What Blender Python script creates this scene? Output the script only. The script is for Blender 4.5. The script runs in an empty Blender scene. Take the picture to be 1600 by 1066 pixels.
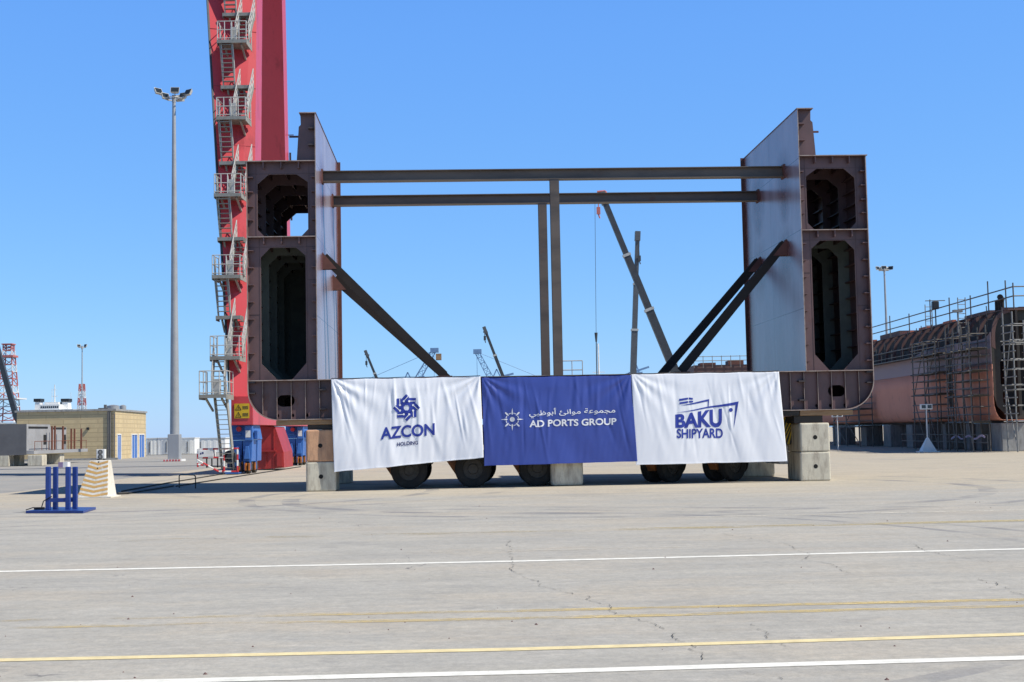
import bpy, bmesh, math, random
from mathutils import Vector, Matrix, noise, geometry
R = math.radians
random.seed(7)
sc = bpy.context.scene
col = sc.collection
# ------------------------------------------------------------------ camera
CAM_H, FPX, PITCH, ROLL = 1.9, 2076.5, 0.0678, 0.0194
cp, sp_, cr, sr = math.cos(PITCH), math.sin(PITCH), math.cos(ROLL), math.sin(ROLL)
FW = Vector((0, cp, sp_)); U0 = Vector((0, -sp_, cp)); R0 = Vector((1, 0, 0))
RT = R0*cr - U0*sr; UP = U0*cr + R0*sr
CO = Vector((0, 0, CAM_H))
cam = bpy.data.cameras.new('camera'); cam.sensor_width = 36; cam.lens = FPX/1600*36
cam.clip_start = 0.1; cam.clip_end = 9000
co = bpy.data.objects.new('camera', cam); col.objects.link(co)
M = Matrix((RT, UP, -FW)).transposed().to_4x4(); M.translation = CO
co.matrix_world = M; sc.camera = co
# ------------------------------------------------------------------ sky, sun, exposure
SUN_EL, SUN_AZ = 50.0, 17.0          # azimuth: degrees from +X towards the viewer (-Y)
w = bpy.data.worlds.new('World'); sc.world = w; w.use_nodes = True
nt = w.node_tree; bg = nt.nodes['Background']
sky = nt.nodes.new('ShaderNodeTexSky'); sky.sky_type = 'NISHITA'; sky.sun_disc = False
sky.sun_elevation = R(SUN_EL); sky.sun_rotation = R(90+SUN_AZ); sky.air_density = 1.0; sky.dust_density = 0.15; sky.ozone_density = 2.5
tint = nt.nodes.new('ShaderNodeMix'); tint.data_type = 'RGBA'; tint.blend_type = 'MULTIPLY'; tint.inputs[0].default_value = 1
tint.inputs[7].default_value = (0.52, 0.62, 0.30, 1)
air = nt.nodes.new('ShaderNodeMix'); air.data_type = 'RGBA'; air.blend_type = 'ADD'; air.inputs[0].default_value = 1
air.inputs[7].default_value = (0.54, 2.0, 7.4, 1)
nt.links.new(sky.outputs[0], tint.inputs[6]); nt.links.new(tint.outputs[2], air.inputs[6]); 
tcw = nt.nodes.new('ShaderNodeTexCoord'); spw = nt.nodes.new('ShaderNodeSeparateXYZ'); nt.links.new(tcw.outputs['Generated'], spw.inputs[0])
zen = nt.nodes.new('ShaderNodeMapRange'); zen.interpolation_type = 'SMOOTHSTEP'; nt.links.new(spw.outputs[2], zen.inputs[0])
for i_, v_ in ((1, 0.28), (2, 0.72), (3, 1.0), (4, 0.16)): zen.inputs[i_].default_value = v_     # the blue deepens towards the zenith
deep = nt.nodes.new('ShaderNodeVectorMath'); deep.operation = 'SCALE'; nt.links.new(air.outputs[2], deep.inputs[0]); nt.links.new(zen.outputs[0], deep.inputs['Scale'])
nt.links.new(deep.outputs[0], bg.inputs[0]); bg.inputs[1].default_value = 0.10
sl = bpy.data.lights.new('sun', 'SUN'); sl.energy = 5.0; sl.angle = R(0.53); sl.color = (1.0, 0.94, 0.84)
so = bpy.data.objects.new('sun', sl); col.objects.link(so)
SD = Vector((math.cos(R(SUN_EL))*math.cos(R(SUN_AZ)), -math.cos(R(SUN_EL))*math.sin(R(SUN_AZ)), math.sin(R(SUN_EL))))
so.rotation_euler = SD.to_track_quat('Z', 'Y').to_euler(); so.location = (60, -20, 80)
sc.view_settings.view_transform = 'Standard'; sc.view_settings.look = 'None'
sc.view_settings.exposure = 0.13; sc.view_settings.gamma = 1.0

# ------------------------------------------------------------------ measuring helpers
def ray(px, py):
    a = (px-800)/FPX; b = (533-py)/FPX
    return (FW + RT*a + UP*b)
def at(px, py, Y):
    d = ray(px, py); return CO + d*(Y/d.y)
def G(px, py, z=0.0):
    d = ray(px, py); return CO + d*((z-CAM_H)/d.z)
MX, MY, YAW = 1.751, 45.37, 0.0449
MF = Matrix.Translation((MX, MY, 0)) @ Matrix.Rotation(YAW, 4, 'Z')
MFI = MF.inverted()
def ML(px, py, v):
    o = MFI @ CO; d = MFI.to_3x3() @ ray(px, py); p = o + d*((v-o.y)/d.y); return p

# ------------------------------------------------------------------ materials
MATS = {}
def nodes(name):
    m = bpy.data.materials.new(name); m.use_nodes = True
    return m, m.node_tree, m.node_tree.nodes, m.node_tree.nodes['Principled BSDF']
def mixc(nt, fac, a, b, blend='MIX'):
    n = nt.nodes.new('ShaderNodeMix'); n.data_type = 'RGBA'; n.blend_type = blend
    for s, v in ((n.inputs[0], fac), (n.inputs[6], a), (n.inputs[7], b)):
        if isinstance(v, bpy.types.NodeSocket): nt.links.new(v, s)
        elif isinstance(v, tuple): s.default_value = (*v[:3], 1)
        else: s.default_value = v
    return n.outputs[2]
def math_(nt, op, a, b=None, c=None, clamp=False):
    n = nt.nodes.new('ShaderNodeMath'); n.operation = op; n.use_clamp = clamp
    for i, v in enumerate((a, b, c)):
        if v is None: continue
        if isinstance(v, bpy.types.NodeSocket): nt.links.new(v, n.inputs[i])
        else: n.inputs[i].default_value = v
    return n.outputs[0]
def coords(nt, scale=(1, 1, 1), kind='Object'):
    t = nt.nodes.new('ShaderNodeTexCoord'); mp = nt.nodes.new('ShaderNodeMapping'); mp.inputs['Scale'].default_value = scale
    nt.links.new(t.outputs[kind], mp.inputs[0]); return mp.outputs[0]
def noi(nt, vec, scale, detail=4, rough=0.6, lo=None, hi=None, dist=0.0):
    n = nt.nodes.new('ShaderNodeTexNoise'); n.inputs['Scale'].default_value = scale; n.inputs['Detail'].default_value = detail
    n.inputs['Roughness'].default_value = rough; n.inputs['Distortion'].default_value = dist; nt.links.new(vec, n.inputs['Vector'])
    o = n.outputs['Fac']
    if lo is not None:
        r = nt.nodes.new('ShaderNodeMapRange'); r.inputs[1].default_value = lo; r.inputs[2].default_value = hi; nt.links.new(o, r.inputs[0]); o = r.outputs[0]
    return o
def bump(nt, b, h, strength=0.2, dist=0.02):
    n = nt.nodes.new('ShaderNodeBump'); n.inputs['Strength'].default_value = strength; n.inputs['Distance'].default_value = dist
    nt.links.new(h, n.inputs['Height']); nt.links.new(n.outputs[0], b.inputs['Normal'])
def mat(name, c, rough=0.6, c2=None, lo=0.45, hi=0.7, scale=1.5, c3=None, lo3=0.6, hi3=0.7, scale3=6, metal=0.0, bmp=0.0, bscale=30, stretch=(1, 1, 1), spec=0.5):
    """paint-like material: base colour, broad variation c2, patches c3, fine bump"""
    m, nt, n, b = nodes(name)
    vec = coords(nt, stretch)
    c2 = c2 or tuple(x*0.78 for x in c)
    o = mixc(nt, noi(nt, vec, scale, 5, 0.65, lo, hi), c, c2)
    if c3: o = mixc(nt, noi(nt, vec, scale3, 6, 0.7, lo3, hi3), o, c3)
    nt.links.new(o, b.inputs['Base Color'])
    b.inputs['Roughness'].default_value = rough; b.inputs['Metallic'].default_value = metal; b.inputs['Specular IOR Level'].default_value = spec
    if bmp: bump(nt, b, noi(nt, vec, bscale, 4, 0.6), bmp, 0.02)
    MATS[name] = m; return m
RUST = (0.12, 0.042, 0.022)
mat('web_primer', (0.142, 0.078, 0.074), 0.5, (0.090, 0.052, 0.050), lo=.40, hi=.66, scale=1.1, c3=RUST, lo3=0.58, hi3=0.72, scale3=1.6, stretch=(1,1,.55), bmp=0.05)
mat('edge_steel', (0.36, 0.29, 0.25), 0.6, (0.2, 0.12, 0.09), scale=3)
mat('tank_green', (0.13, 0.15, 0.125), 0.55, (0.09, 0.105, 0.09))
mat('seam_dark', (0.075, 0.042, 0.04), 0.6)
mat('dark_bulb', (0.05, 0.036, 0.036), 0.6)
mat('beam_steel', (0.135, 0.105, 0.082), 0.5, (0.075, 0.06, 0.05), scale=1.2, c3=(0.13, 0.055, 0.03), lo3=0.6, hi3=0.75, scale3=1.5, stretch=(0.35, 1, 1), metal=0.15)
mat('brace_steel', (0.028, 0.022, 0.018), 0.6, (0.02, 0.016, 0.014), c3=(0.07, 0.03, 0.02), lo3=0.62, hi3=0.75, scale3=2, spec=0.25)
mat('rust_plate', (0.15, 0.06, 0.045), 0.7, (0.09, 0.035, 0.028))
def wall_mat(name, chalk):
    m, nt, n, b = nodes(name)
    vec = coords(nt); st = coords(nt, (1, 1, 0.25))
    sep = nt.nodes.new('ShaderNodeSeparateXYZ'); nt.links.new(vec, sep.inputs[0])
    y, z = sep.outputs[1], sep.outputs[2]
    base = mixc(nt, noi(nt, st, 0.9, 5, 0.65, 0.32, 0.68), (0.335, 0.285, 0.315), (0.235, 0.195, 0.225))
    wob = noi(nt, vec, 2.5, 4, 0.6)
    def halo(vy, vz, r, sy=1.0):
        d = nt.nodes.new('ShaderNodeVectorMath'); d.operation = 'DISTANCE'
        cx = nt.nodes.new('ShaderNodeCombineXYZ'); nt.links.new(math_(nt, 'MULTIPLY', y, sy), cx.inputs[1]); nt.links.new(z, cx.inputs[2])
        nt.links.new(cx.outputs[0], d.inputs[0]); d.inputs[1].default_value = (0, vy*sy, vz)
        f = math_(nt, 'SUBTRACT', 1.85, math_(nt, 'DIVIDE', d.outputs['Value'], r))
        return math_(nt, 'MULTIPLY', f, math_(nt, 'ADD', wob, 0.25), clamp=True)
    rust = halo(2.2, 10.75, 0.75)
    for a in ((6.3, 10.75, 0.75), (2.2, 8.1, 0.75), (6.3, 8.05, 0.8), (2.2, 9.9, 0.5), (6.3, 9.9, 0.5)):
        rust = math_(nt, 'MAXIMUM', rust, halo(*a))
    edge = math_(nt, 'MULTIPLY', math_(nt, 'SUBTRACT', y, 7.3), 1.4, clamp=True)
    rust = math_(nt, 'MAXIMUM', rust, math_(nt, 'MULTIPLY', edge, math_(nt, 'ADD', wob, 0.45), clamp=True))
    o = mixc(nt, rust, base, (0.135, 0.05, 0.04))
    for zz in (5.95, 8.69, 11.2):
        o = mixc(nt, math_(nt, 'MULTIPLY', math_(nt, 'COMPARE', z, zz, 0.022), 0.55), o, (0.07, 0.05, 0.06))
    for yy in (4.3,):
        o = mixc(nt, math_(nt, 'MULTIPLY', math_(nt, 'COMPARE', y, yy, 0.03), 0.35), o, (0.1, 0.07, 0.08))
    if chalk:
        for yy in (1.75, 2.05):
            o = mixc(nt, math_(nt, 'MULTIPLY', math_(nt, 'COMPARE', y, yy, 0.035), 0.5), o, (0.06, 0.12, 0.36))
    nt.links.new(o, b.inputs['Base Color']); b.inputs['Roughness'].default_value = 0.27
    bump(nt, b, noi(nt, vec, 0.9, 2, 0.5), 0.12, 0.05)
    MATS[name] = m
wall_mat('wall_chalked', True); wall_mat('wall_plain', False)
mat('red_paint', (0.56, 0.055, 0.066), 0.36, (0.50, 0.048, 0.058), scale=0.5, c3=(0.36, 0.035, 0.04), lo3=0.54, hi3=0.70, scale3=1.1, stretch=(1,1,.3))
mat('buffer_red', (0.36, 0.03, 0.03), 0.5, (0.27, 0.024, 0.024), scale=1)
mat('blue_paint', (0.045, 0.15, 0.45), 0.45, (0.035, 0.11, 0.36), scale=1.2)
mat('stand_blue', (0.018, 0.05, 0.24), 0.4, (0.014, 0.04, 0.19), scale=3, c3=(0.10, 0.09, 0.085), lo3=0.60, hi3=0.72, scale3=7)
mat('galvanised', (0.50, 0.49, 0.455), 0.5, (0.38, 0.38, 0.35), scale=3, metal=0.15)
mat('grating', (0.27, 0.265, 0.235), 0.7, (0.18, 0.18, 0.155), scale=4)
mat('mast_grey', (0.36, 0.37, 0.38), 0.5, (0.29, 0.30, 0.31), scale=0.6, metal=0.25)
mat('white_paint', (0.78, 0.78, 0.76), 0.5, (0.66, 0.66, 0.63), scale=1.5)
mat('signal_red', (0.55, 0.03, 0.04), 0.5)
mat('black_paint', (0.018, 0.018, 0.02), 0.5)
mat('dark_steel', (0.05, 0.055, 0.06), 0.5, (0.035, 0.036, 0.04))
mat('boom_grey', (0.10, 0.105, 0.11), 0.45, (0.075, 0.08, 0.085))
mat('haze_blue', (0.17, 0.29, 0.48), 0.6)  # distance haze put into the colour of the far cranes
mat('orange_paint', (0.50, 0.16, 0.02), 0.5, (0.25, 0.08, 0.02), scale=3)
mat('yellow_paint', (0.62, 0.42, 0.015), 0.5, (0.5, 0.33, 0.015), scale=2)
mat('swing_orange', (0.28, 0.10, 0.025), 0.6, (0.12, 0.05, 0.02), scale=3)
mat('rubber', (0.016, 0.015, 0.014), 0.85, (0.03, 0.027, 0.024), scale=6)
mat('hub_steel', (0.055, 0.05, 0.043), 0.7, (0.03, 0.026, 0.023), scale=6)
def concrete(name, c, c2, stain):
    m, nt, n, b = nodes(name); vec = coords(nt)
    o = mixc(nt, noi(nt, vec, 1.6, 6, 0.7, 0.35, 0.7), c, c2)
    o = mixc(nt, noi(nt, coords(nt, (3, 3, 0.6)), 1.7, 6, 0.68, 0.47, 0.72), o, stain)
    o = mixc(nt, math_(nt, 'MULTIPLY', noi(nt, vec, 5, 6, 0.75, 0.5, 0.7), 0.6), o, c2)
    v = nt.nodes.new('ShaderNodeTexVoronoi'); v.inputs['Scale'].default_value = 14; nt.links.new(vec, v.inputs['Vector'])
    o = mixc(nt, math_(nt, 'MULTIPLY', math_(nt, 'LESS_THAN', v.outputs['Distance'], 0.11), 0.5), o, tuple(x*0.4 for x in c2))
    nt.links.new(o, b.inputs['Base Color']); b.inputs['Roughness'].default_value = 0.9
    bump(nt, b, noi(nt, vec, 18, 6, 0.7), 0.35, 0.02); MATS[name] = m
concrete('concrete_block', (0.66, 0.61, 0.48), (0.54, 0.50, 0.40), (0.27, 0.22, 0.17))
concrete('concrete_rusty', (0.62, 0.36, 0.21), (0.52, 0.29, 0.17), (0.27, 0.16, 0.11))
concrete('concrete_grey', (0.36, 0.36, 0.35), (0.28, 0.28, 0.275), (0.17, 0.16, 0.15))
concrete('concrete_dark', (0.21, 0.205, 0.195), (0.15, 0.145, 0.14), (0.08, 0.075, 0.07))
concrete('whitewash', (0.74, 0.71, 0.64), (0.66, 0.63, 0.56), (0.5, 0.46, 0.38))
mat('hole_dark', (0.01, 0.01, 0.01), 0.9)
mat('timber_dark', (0.045, 0.038, 0.032), 0.85, (0.03, 0.026, 0.022), stretch=(0.4, 3, 3), scale=4, bmp=0.3)
mat('timber_tan', (0.34, 0.21, 0.11), 0.85, (0.22, 0.13, 0.07), stretch=(0.4, 3, 3), scale=4, bmp=0.3)
mat('chevron_tan', (0.60, 0.36, 0.12), 0.7, (0.50, 0.29, 0.10), scale=3, c3=(0.66,0.60,0.48), lo3=.60, hi3=.66, scale3=7)
mat('white_cloth', (0.86, 0.87, 0.90), 0.6, (0.83, 0.84, 0.88), scale=1, spec=0.3)
mat('blue_cloth', (0.045, 0.075, 0.33), 0.42, (0.04, 0.066, 0.30), scale=0.8, spec=0.5)
mat('print_blue', (0.022, 0.045, 0.33), 0.6)
mat('print_navy', (0.03, 0.04, 0.16), 0.6)
mat('print_white', (0.85, 0.86, 0.88), 0.6)
mat('hull_orange', (0.60, 0.25, 0.165), 0.75, (0.52, 0.21, 0.14), scale=0.35, c3=(0.34, 0.15, 0.11), lo3=0.58, hi3=0.75, scale3=1.2, stretch=(1, 1, 0.5))
mat('hull_lavender', (0.25, 0.175, 0.19), 0.6, (0.22, 0.16, 0.19), scale=0.4)
mat('rib_brown', (0.125, 0.066, 0.058), 0.7, (0.08, 0.043, 0.04), scale=1)
mat('inner_dark', (0.03, 0.025, 0.023), 0.8, (0.02, 0.017, 0.016))  # near black, carries the shade inside and under the hull block
mat('end_grey', (0.05, 0.048, 0.043), 0.8, (0.035, 0.033, 0.03), c3=(0.10,0.05,0.03), lo3=.6, hi3=.72, scale3=1.5)
mat('scaffold_steel', (0.13, 0.12, 0.11), 0.55, (0.07, 0.06, 0.055), scale=2, metal=0.3)
mat('scaffold_pale', (0.24, 0.24, 0.23), 0.55, (0.17, 0.17, 0.16), scale=2)
mat('plank', (0.13, 0.11, 0.09), 0.85, (0.08, 0.07, 0.06), scale=2)
mat('block_grey', (0.13, 0.13, 0.135), 0.7, (0.09, 0.09, 0.095), scale=0.5, c3=(0.18, 0.09, 0.05), lo3=0.62, hi3=0.75, scale3=0.9)  # dark tone also stands for shade on the steel block front
mat('block_pale', (0.33, 0.33, 0.335), 0.7, (0.26, 0.26, 0.265), scale=0.5, c3=(0.26, 0.16, 0.11), lo3=0.64, hi3=0.75, scale3=0.9)  # paler steel tone with the sunlit side's brightness put in
mat('primer_orange', (0.50, 0.15, 0.075), .7, (0.38, 0.11, 0.06))
mat('rust_rod', (0.20, 0.075, 0.045), 0.8)
mat('door_grey', (0.55, 0.57, 0.58), 0.6)
mat('door_blue', (0.05, 0.16, 0.48), 0.5, (0.04, 0.13, 0.4), scale=1)
mat('glass_dark', (0.03, 0.04, 0.05), 0.1)
mat('corrugated', (0.84, 0.83, 0.78), 0.6, (0.76, 0.75, 0.70), scale=0.5)
mat('pebble', (0.14, 0.085, 0.08), 0.9)
def brick_mat():
    m, nt, n, b = nodes('tan_brick'); vec = coords(nt)
    sep = nt.nodes.new('ShaderNodeSeparateXYZ'); nt.links.new(vec, sep.inputs[0])
    cx = nt.nodes.new('ShaderNodeCombineXYZ')
    nt.links.new(math_(nt, 'ADD', sep.outputs[0], math_(nt, 'MULTIPLY', sep.outputs[1], 1.0)), cx.inputs[0]); nt.links.new(sep.outputs[2], cx.inputs[1])
    br = nt.nodes.new('ShaderNodeTexBrick'); nt.links.new(cx.outputs[0], br.inputs['Vector'])
    br.inputs['Color1'].default_value = (0.62, 0.49, 0.28, 1); br.inputs['Color2'].default_value = (0.56, 0.44, 0.25, 1); br.inputs['Mortar'].default_value = (0.40, 0.31, 0.18, 1)
    br.inputs['Scale'].default_value = 1.0; br.inputs['Mortar Size'].default_value = 0.035; br.inputs['Brick Width'].default_value = 3.2; br.inputs['Row Height'].default_value = 0.42
    o = mixc(nt, noi(nt, vec, 1.2, 5, 0.6, 0.4, 0.75), br.outputs['Color'], (0.47, 0.37, 0.22))
    nt.links.new(o, b.inputs['Base Color']); b.inputs['Roughness'].default_value = 0.9; MATS['tan_brick'] = m
brick_mat()
def ground_mat():
    m, nt, n, b = nodes('pavement'); vec = coords(nt)
    sep = nt.nodes.new('ShaderNodeSeparateXYZ'); nt.links.new(vec, sep.inputs[0]); X, Y = sep.outputs[0], sep.outputs[1]
    streak = coords(nt, (0.10, 0.75, 1))
    o = mixc(nt, noi(nt, vec, 0.16, 6, 0.65, 0.36, 0.66), (0.47, 0.43, 0.325), (0.40, 0.375, 0.295))
    o = mixc(nt, math_(nt, 'MULTIPLY', noi(nt, streak, 1.0, 6, 0.68, 0.48, 0.72), 0.55), o, (0.34, 0.322, 0.26))
    o = mixc(nt, math_(nt, 'MULTIPLY', noi(nt, coords(nt, (0.22, 1.1, 1)), 0.8, 6, 0.7, 0.52, 0.74), 0.45), o, (0.53, 0.475, 0.34))
    o = mixc(nt, math_(nt, 'MULTIPLY', noi(nt, coords(nt, (0.35, 2.4, 1)), 1.3, 6, 0.72, 0.50, 0.68), 0.55), o, (0.31, 0.295, 0.24))
    o = mixc(nt, math_(nt, 'MULTIPLY', noi(nt, coords(nt, (0.5, 3.0, 1)), 1.9, 5, 0.7, 0.54, 0.70), 0.55), o, (0.56, 0.51, 0.39))
    # beige concrete apron further off, with a ragged border
    edge = noi(nt, coords(nt, (0.15, 0.5, 1)), 1.0, 5, 0.6)
    far = math_(nt, 'MULTIPLY', math_(nt, 'SUBTRACT', math_(nt, 'ADD', Y, math_(nt, 'MULTIPLY', edge, 16)), 44.0), 0.14, clamp=True)
    beige = mixc(nt, noi(nt, coords(nt, (0.2, 1, 1)), 0.9, 6, 0.65, 0.35, 0.7), (0.53, 0.45, 0.29), (0.46, 0.39, 0.26))
    o = mixc(nt, math_(nt, 'MULTIPLY', far, 0.9), o, beige)
    lx = math_(nt, 'MULTIPLY', math_(nt, 'SUBTRACT', -18.6, X), 6, clamp=True)
    ly = math_(nt, 'MULTIPLY', math_(nt, 'SUBTRACT', Y, 46.5), 2, clamp=True)
    asp = mixc(nt, noi(nt, coords(nt, (0.2, 0.6, 1)), 0.6, 5, 0.6, 0.35, 0.7), (0.35, 0.33, 0.265), (0.29, 0.275, 0.225))
    o = mixc(nt, math_(nt, 'MULTIPLY', lx, ly), o, asp)
    o = mixc(nt, math_(nt, 'MULTIPLY', noi(nt, coords(nt, (0.35, 0.6, 1)), 0.33, 7, 0.72, 0.55, 0.66), 0.55), o, (0.30, 0.285, 0.235))
    o = mixc(nt, math_(nt, 'MULTIPLY', noi(nt, coords(nt, (0.8, 1.2, 1)), 0.9, 6, 0.7, 0.62, 0.70), 0.5), o, (0.22, 0.21, 0.18))
    o = mixc(nt, math_(nt, 'MULTIPLY', noi(nt, coords(nt, (0.5, 1.0, 1)), 0.5, 6, 0.7, 0.48, 0.66), 0.5), o, (0.50, 0.42, 0.285))
    # dark tyre arcs, fine aggregate
    vd = nt.nodes.new('ShaderNodeVectorMath'); vd.operation = 'DISTANCE'
    ww = coords(nt, (1, 1, 1)); nz = nt.nodes.new('ShaderNodeTexNoise'); nz.inputs['Scale'].default_value = 0.25; nt.links.new(ww, nz.inputs['Vector'])
    for cx_, cy_, r_, wd, am in ((-4.0, 20.0, 12.4, 0.12, 0.6), (-4.4, 19.5, 14.0, 0.12, 0.5), (3.5, 40.5, 10.5, 0.25, 0.6), (4.0, 41, 12.3, 0.22, 0.5), (16, 8, 11.0, 0.09, 0.3), (-12, 44, 9.5, 0.22, 0.55), (-11.4, 44.6, 11.4, 0.22, 0.5), (14, 60, 30, 0.25, 0.45)):
        d = nt.nodes.new('ShaderNodeVectorMath'); d.operation = 'DISTANCE'; nt.links.new(vec, d.inputs[0]); d.inputs[1].default_value = (cx_, cy_, 0)
        f = math_(nt, 'COMPARE', math_(nt, 'ADD', d.outputs['Value'], math_(nt, 'MULTIPLY', nz.outputs['Fac'], 0.5)), r_, wd)
        f = math_(nt, 'MULTIPLY', math_(nt, 'MULTIPLY', f, am), noi(nt, vec, 0.45, 4, 0.6, 0.42, 0.6), clamp=True)
        o = mixc(nt, f, o, (0.15, 0.15, 0.15))
    o = mixc(nt, math_(nt, 'MULTIPLY', noi(nt, vec, 9, 6, 0.75, 0.42, 0.72), 0.55), o, (0.27, 0.258, 0.21))
    o = mixc(nt, math_(nt, 'MULTIPLY', noi(nt, vec, 60, 3, 0.7, 0.55, 0.75), 0.55), o, (0.16, 0.155, 0.13))
    v = nt.nodes.new('ShaderNodeTexVoronoi'); v.feature = 'DISTANCE_TO_EDGE'; v.inputs['Scale'].default_value = 0.13
    wv = nt.nodes.new('ShaderNodeMix'); wv.data_type = 'VECTOR'; wv.inputs[0].default_value = 0.06
    n3 = nt.nodes.new('ShaderNodeTexNoise'); n3.inputs['Scale'].default_value = 0.9; n3.inputs['Detail'].default_value = 6; nt.links.new(vec, n3.inputs['Vector'])
    add = nt.nodes.new('ShaderNodeVectorMath'); add.operation = 'MULTIPLY_ADD'; nt.links.new(n3.outputs['Color'], add.inputs[0]); add.inputs[1].default_value = (2.2, 2.2, 0); nt.links.new(vec, add.inputs[2])
    nt.links.new(add.outputs[0], v.inputs['Vector'])
    cr_ = math_(nt, 'MULTIPLY', math_(nt, 'LESS_THAN', v.outputs['Distance'], 0.0016), noi(nt, vec, 0.35, 4, 0.6, 0.55, 0.62), clamp=True)
    o = mixc(nt, math_(nt, 'MULTIPLY', cr_, 0.6), o, (0.09, 0.088, 0.085))
    o = mixc(nt, 1.0, o, (0.985, 1.02, 1.19), 'MULTIPLY')
    sp_k = math_(nt, 'ADD', math_(nt, 'MULTIPLY', noi(nt, vec, 26, 3, 0.75, 0.3, 0.7), 0.20), math_(nt, 'MULTIPLY', noi(nt, vec, 5.5, 4, 0.7, 0.3, 0.7), 0.16))
    sp_k = math_(nt, 'ADD', math_(nt, 'ADD', sp_k, math_(nt, 'MULTIPLY', noi(nt, coords(nt, (0.6, 1, 1)), 1.1, 4, 0.65, 0.3, 0.7), 0.14)), 0.75)
    cc = nt.nodes.new('ShaderNodeCombineXYZ'); [nt.links.new(sp_k, cc.inputs[i]) for i in range(3)]
    o = mixc(nt, 1.0, o, cc.outputs[0], 'MULTIPLY')
    nt.links.new(o, b.inputs['Base Color']); b.inputs['Roughness'].default_value = 0.88; b.inputs['Specular IOR Level'].default_value = 0.3
    bump(nt, b, noi(nt, vec, 45, 5, 0.75), 0.35, 0.012); MATS['pavement'] = m
ground_mat()
def line_mat(name, c, keep, lo_=0.30, hi_=0.52, sc_=3.0):
    m, nt, n, b = nodes(name); vec = coords(nt)
    sp3 = nt.nodes.new('ShaderNodeSeparateXYZ'); nt.links.new(vec, sp3.inputs[0])
    wear = math_(nt, 'ADD', noi(nt, coords(nt, (0.25, 1, 1)), 1.6, 5, 0.72), math_(nt, 'MULTIPLY', sp3.outputs[0], 0.012))
    f = math_(nt, 'MULTIPLY', math_(nt, 'MULTIPLY', math_(nt, 'SUBTRACT', wear, keep), 5.0, clamp=True), noi(nt, vec, sc_*4, 5, 0.75, lo_, hi_), clamp=True)
    t = nt.nodes.new('ShaderNodeBsdfTransparent'); mx = nt.nodes.new('ShaderNodeMixShader')
    nt.links.new(mixc(nt, noi(nt, vec, 6, 5, 0.7, 0.35, 0.7), c, tuple(x*0.72 for x in c)), b.inputs['Base Color']); b.inputs['Roughness'].default_value = 0.8
    nt.links.new(f, mx.inputs[0]); nt.links.new(t.outputs[0], mx.inputs[1]); nt.links.new(b.outputs[0], mx.inputs[2])
    nt.links.new(mx.outputs[0], n['Material Output'].inputs[0]); MATS[name] = m
line_mat('line_white', (0.88, 0.87, 0.80), 0.02, .12, .34); line_mat('line_yellow', (0.84, 0.71, 0.40), 0.02, .16, .40)
line_mat('line_yellow_worn', (0.74, 0.58, 0.27), 0.43); line_mat('line_white_worn', (0.76, 0.72, 0.62), 0.47); line_mat('line_yellow_faint', (0.60, 0.51, 0.30), 0.47)
mat('crack_dark', (0.10, 0.095, 0.085), 0.95)
mat('sea_water', (0.02, 0.06, 0.10), 0.15)

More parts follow.
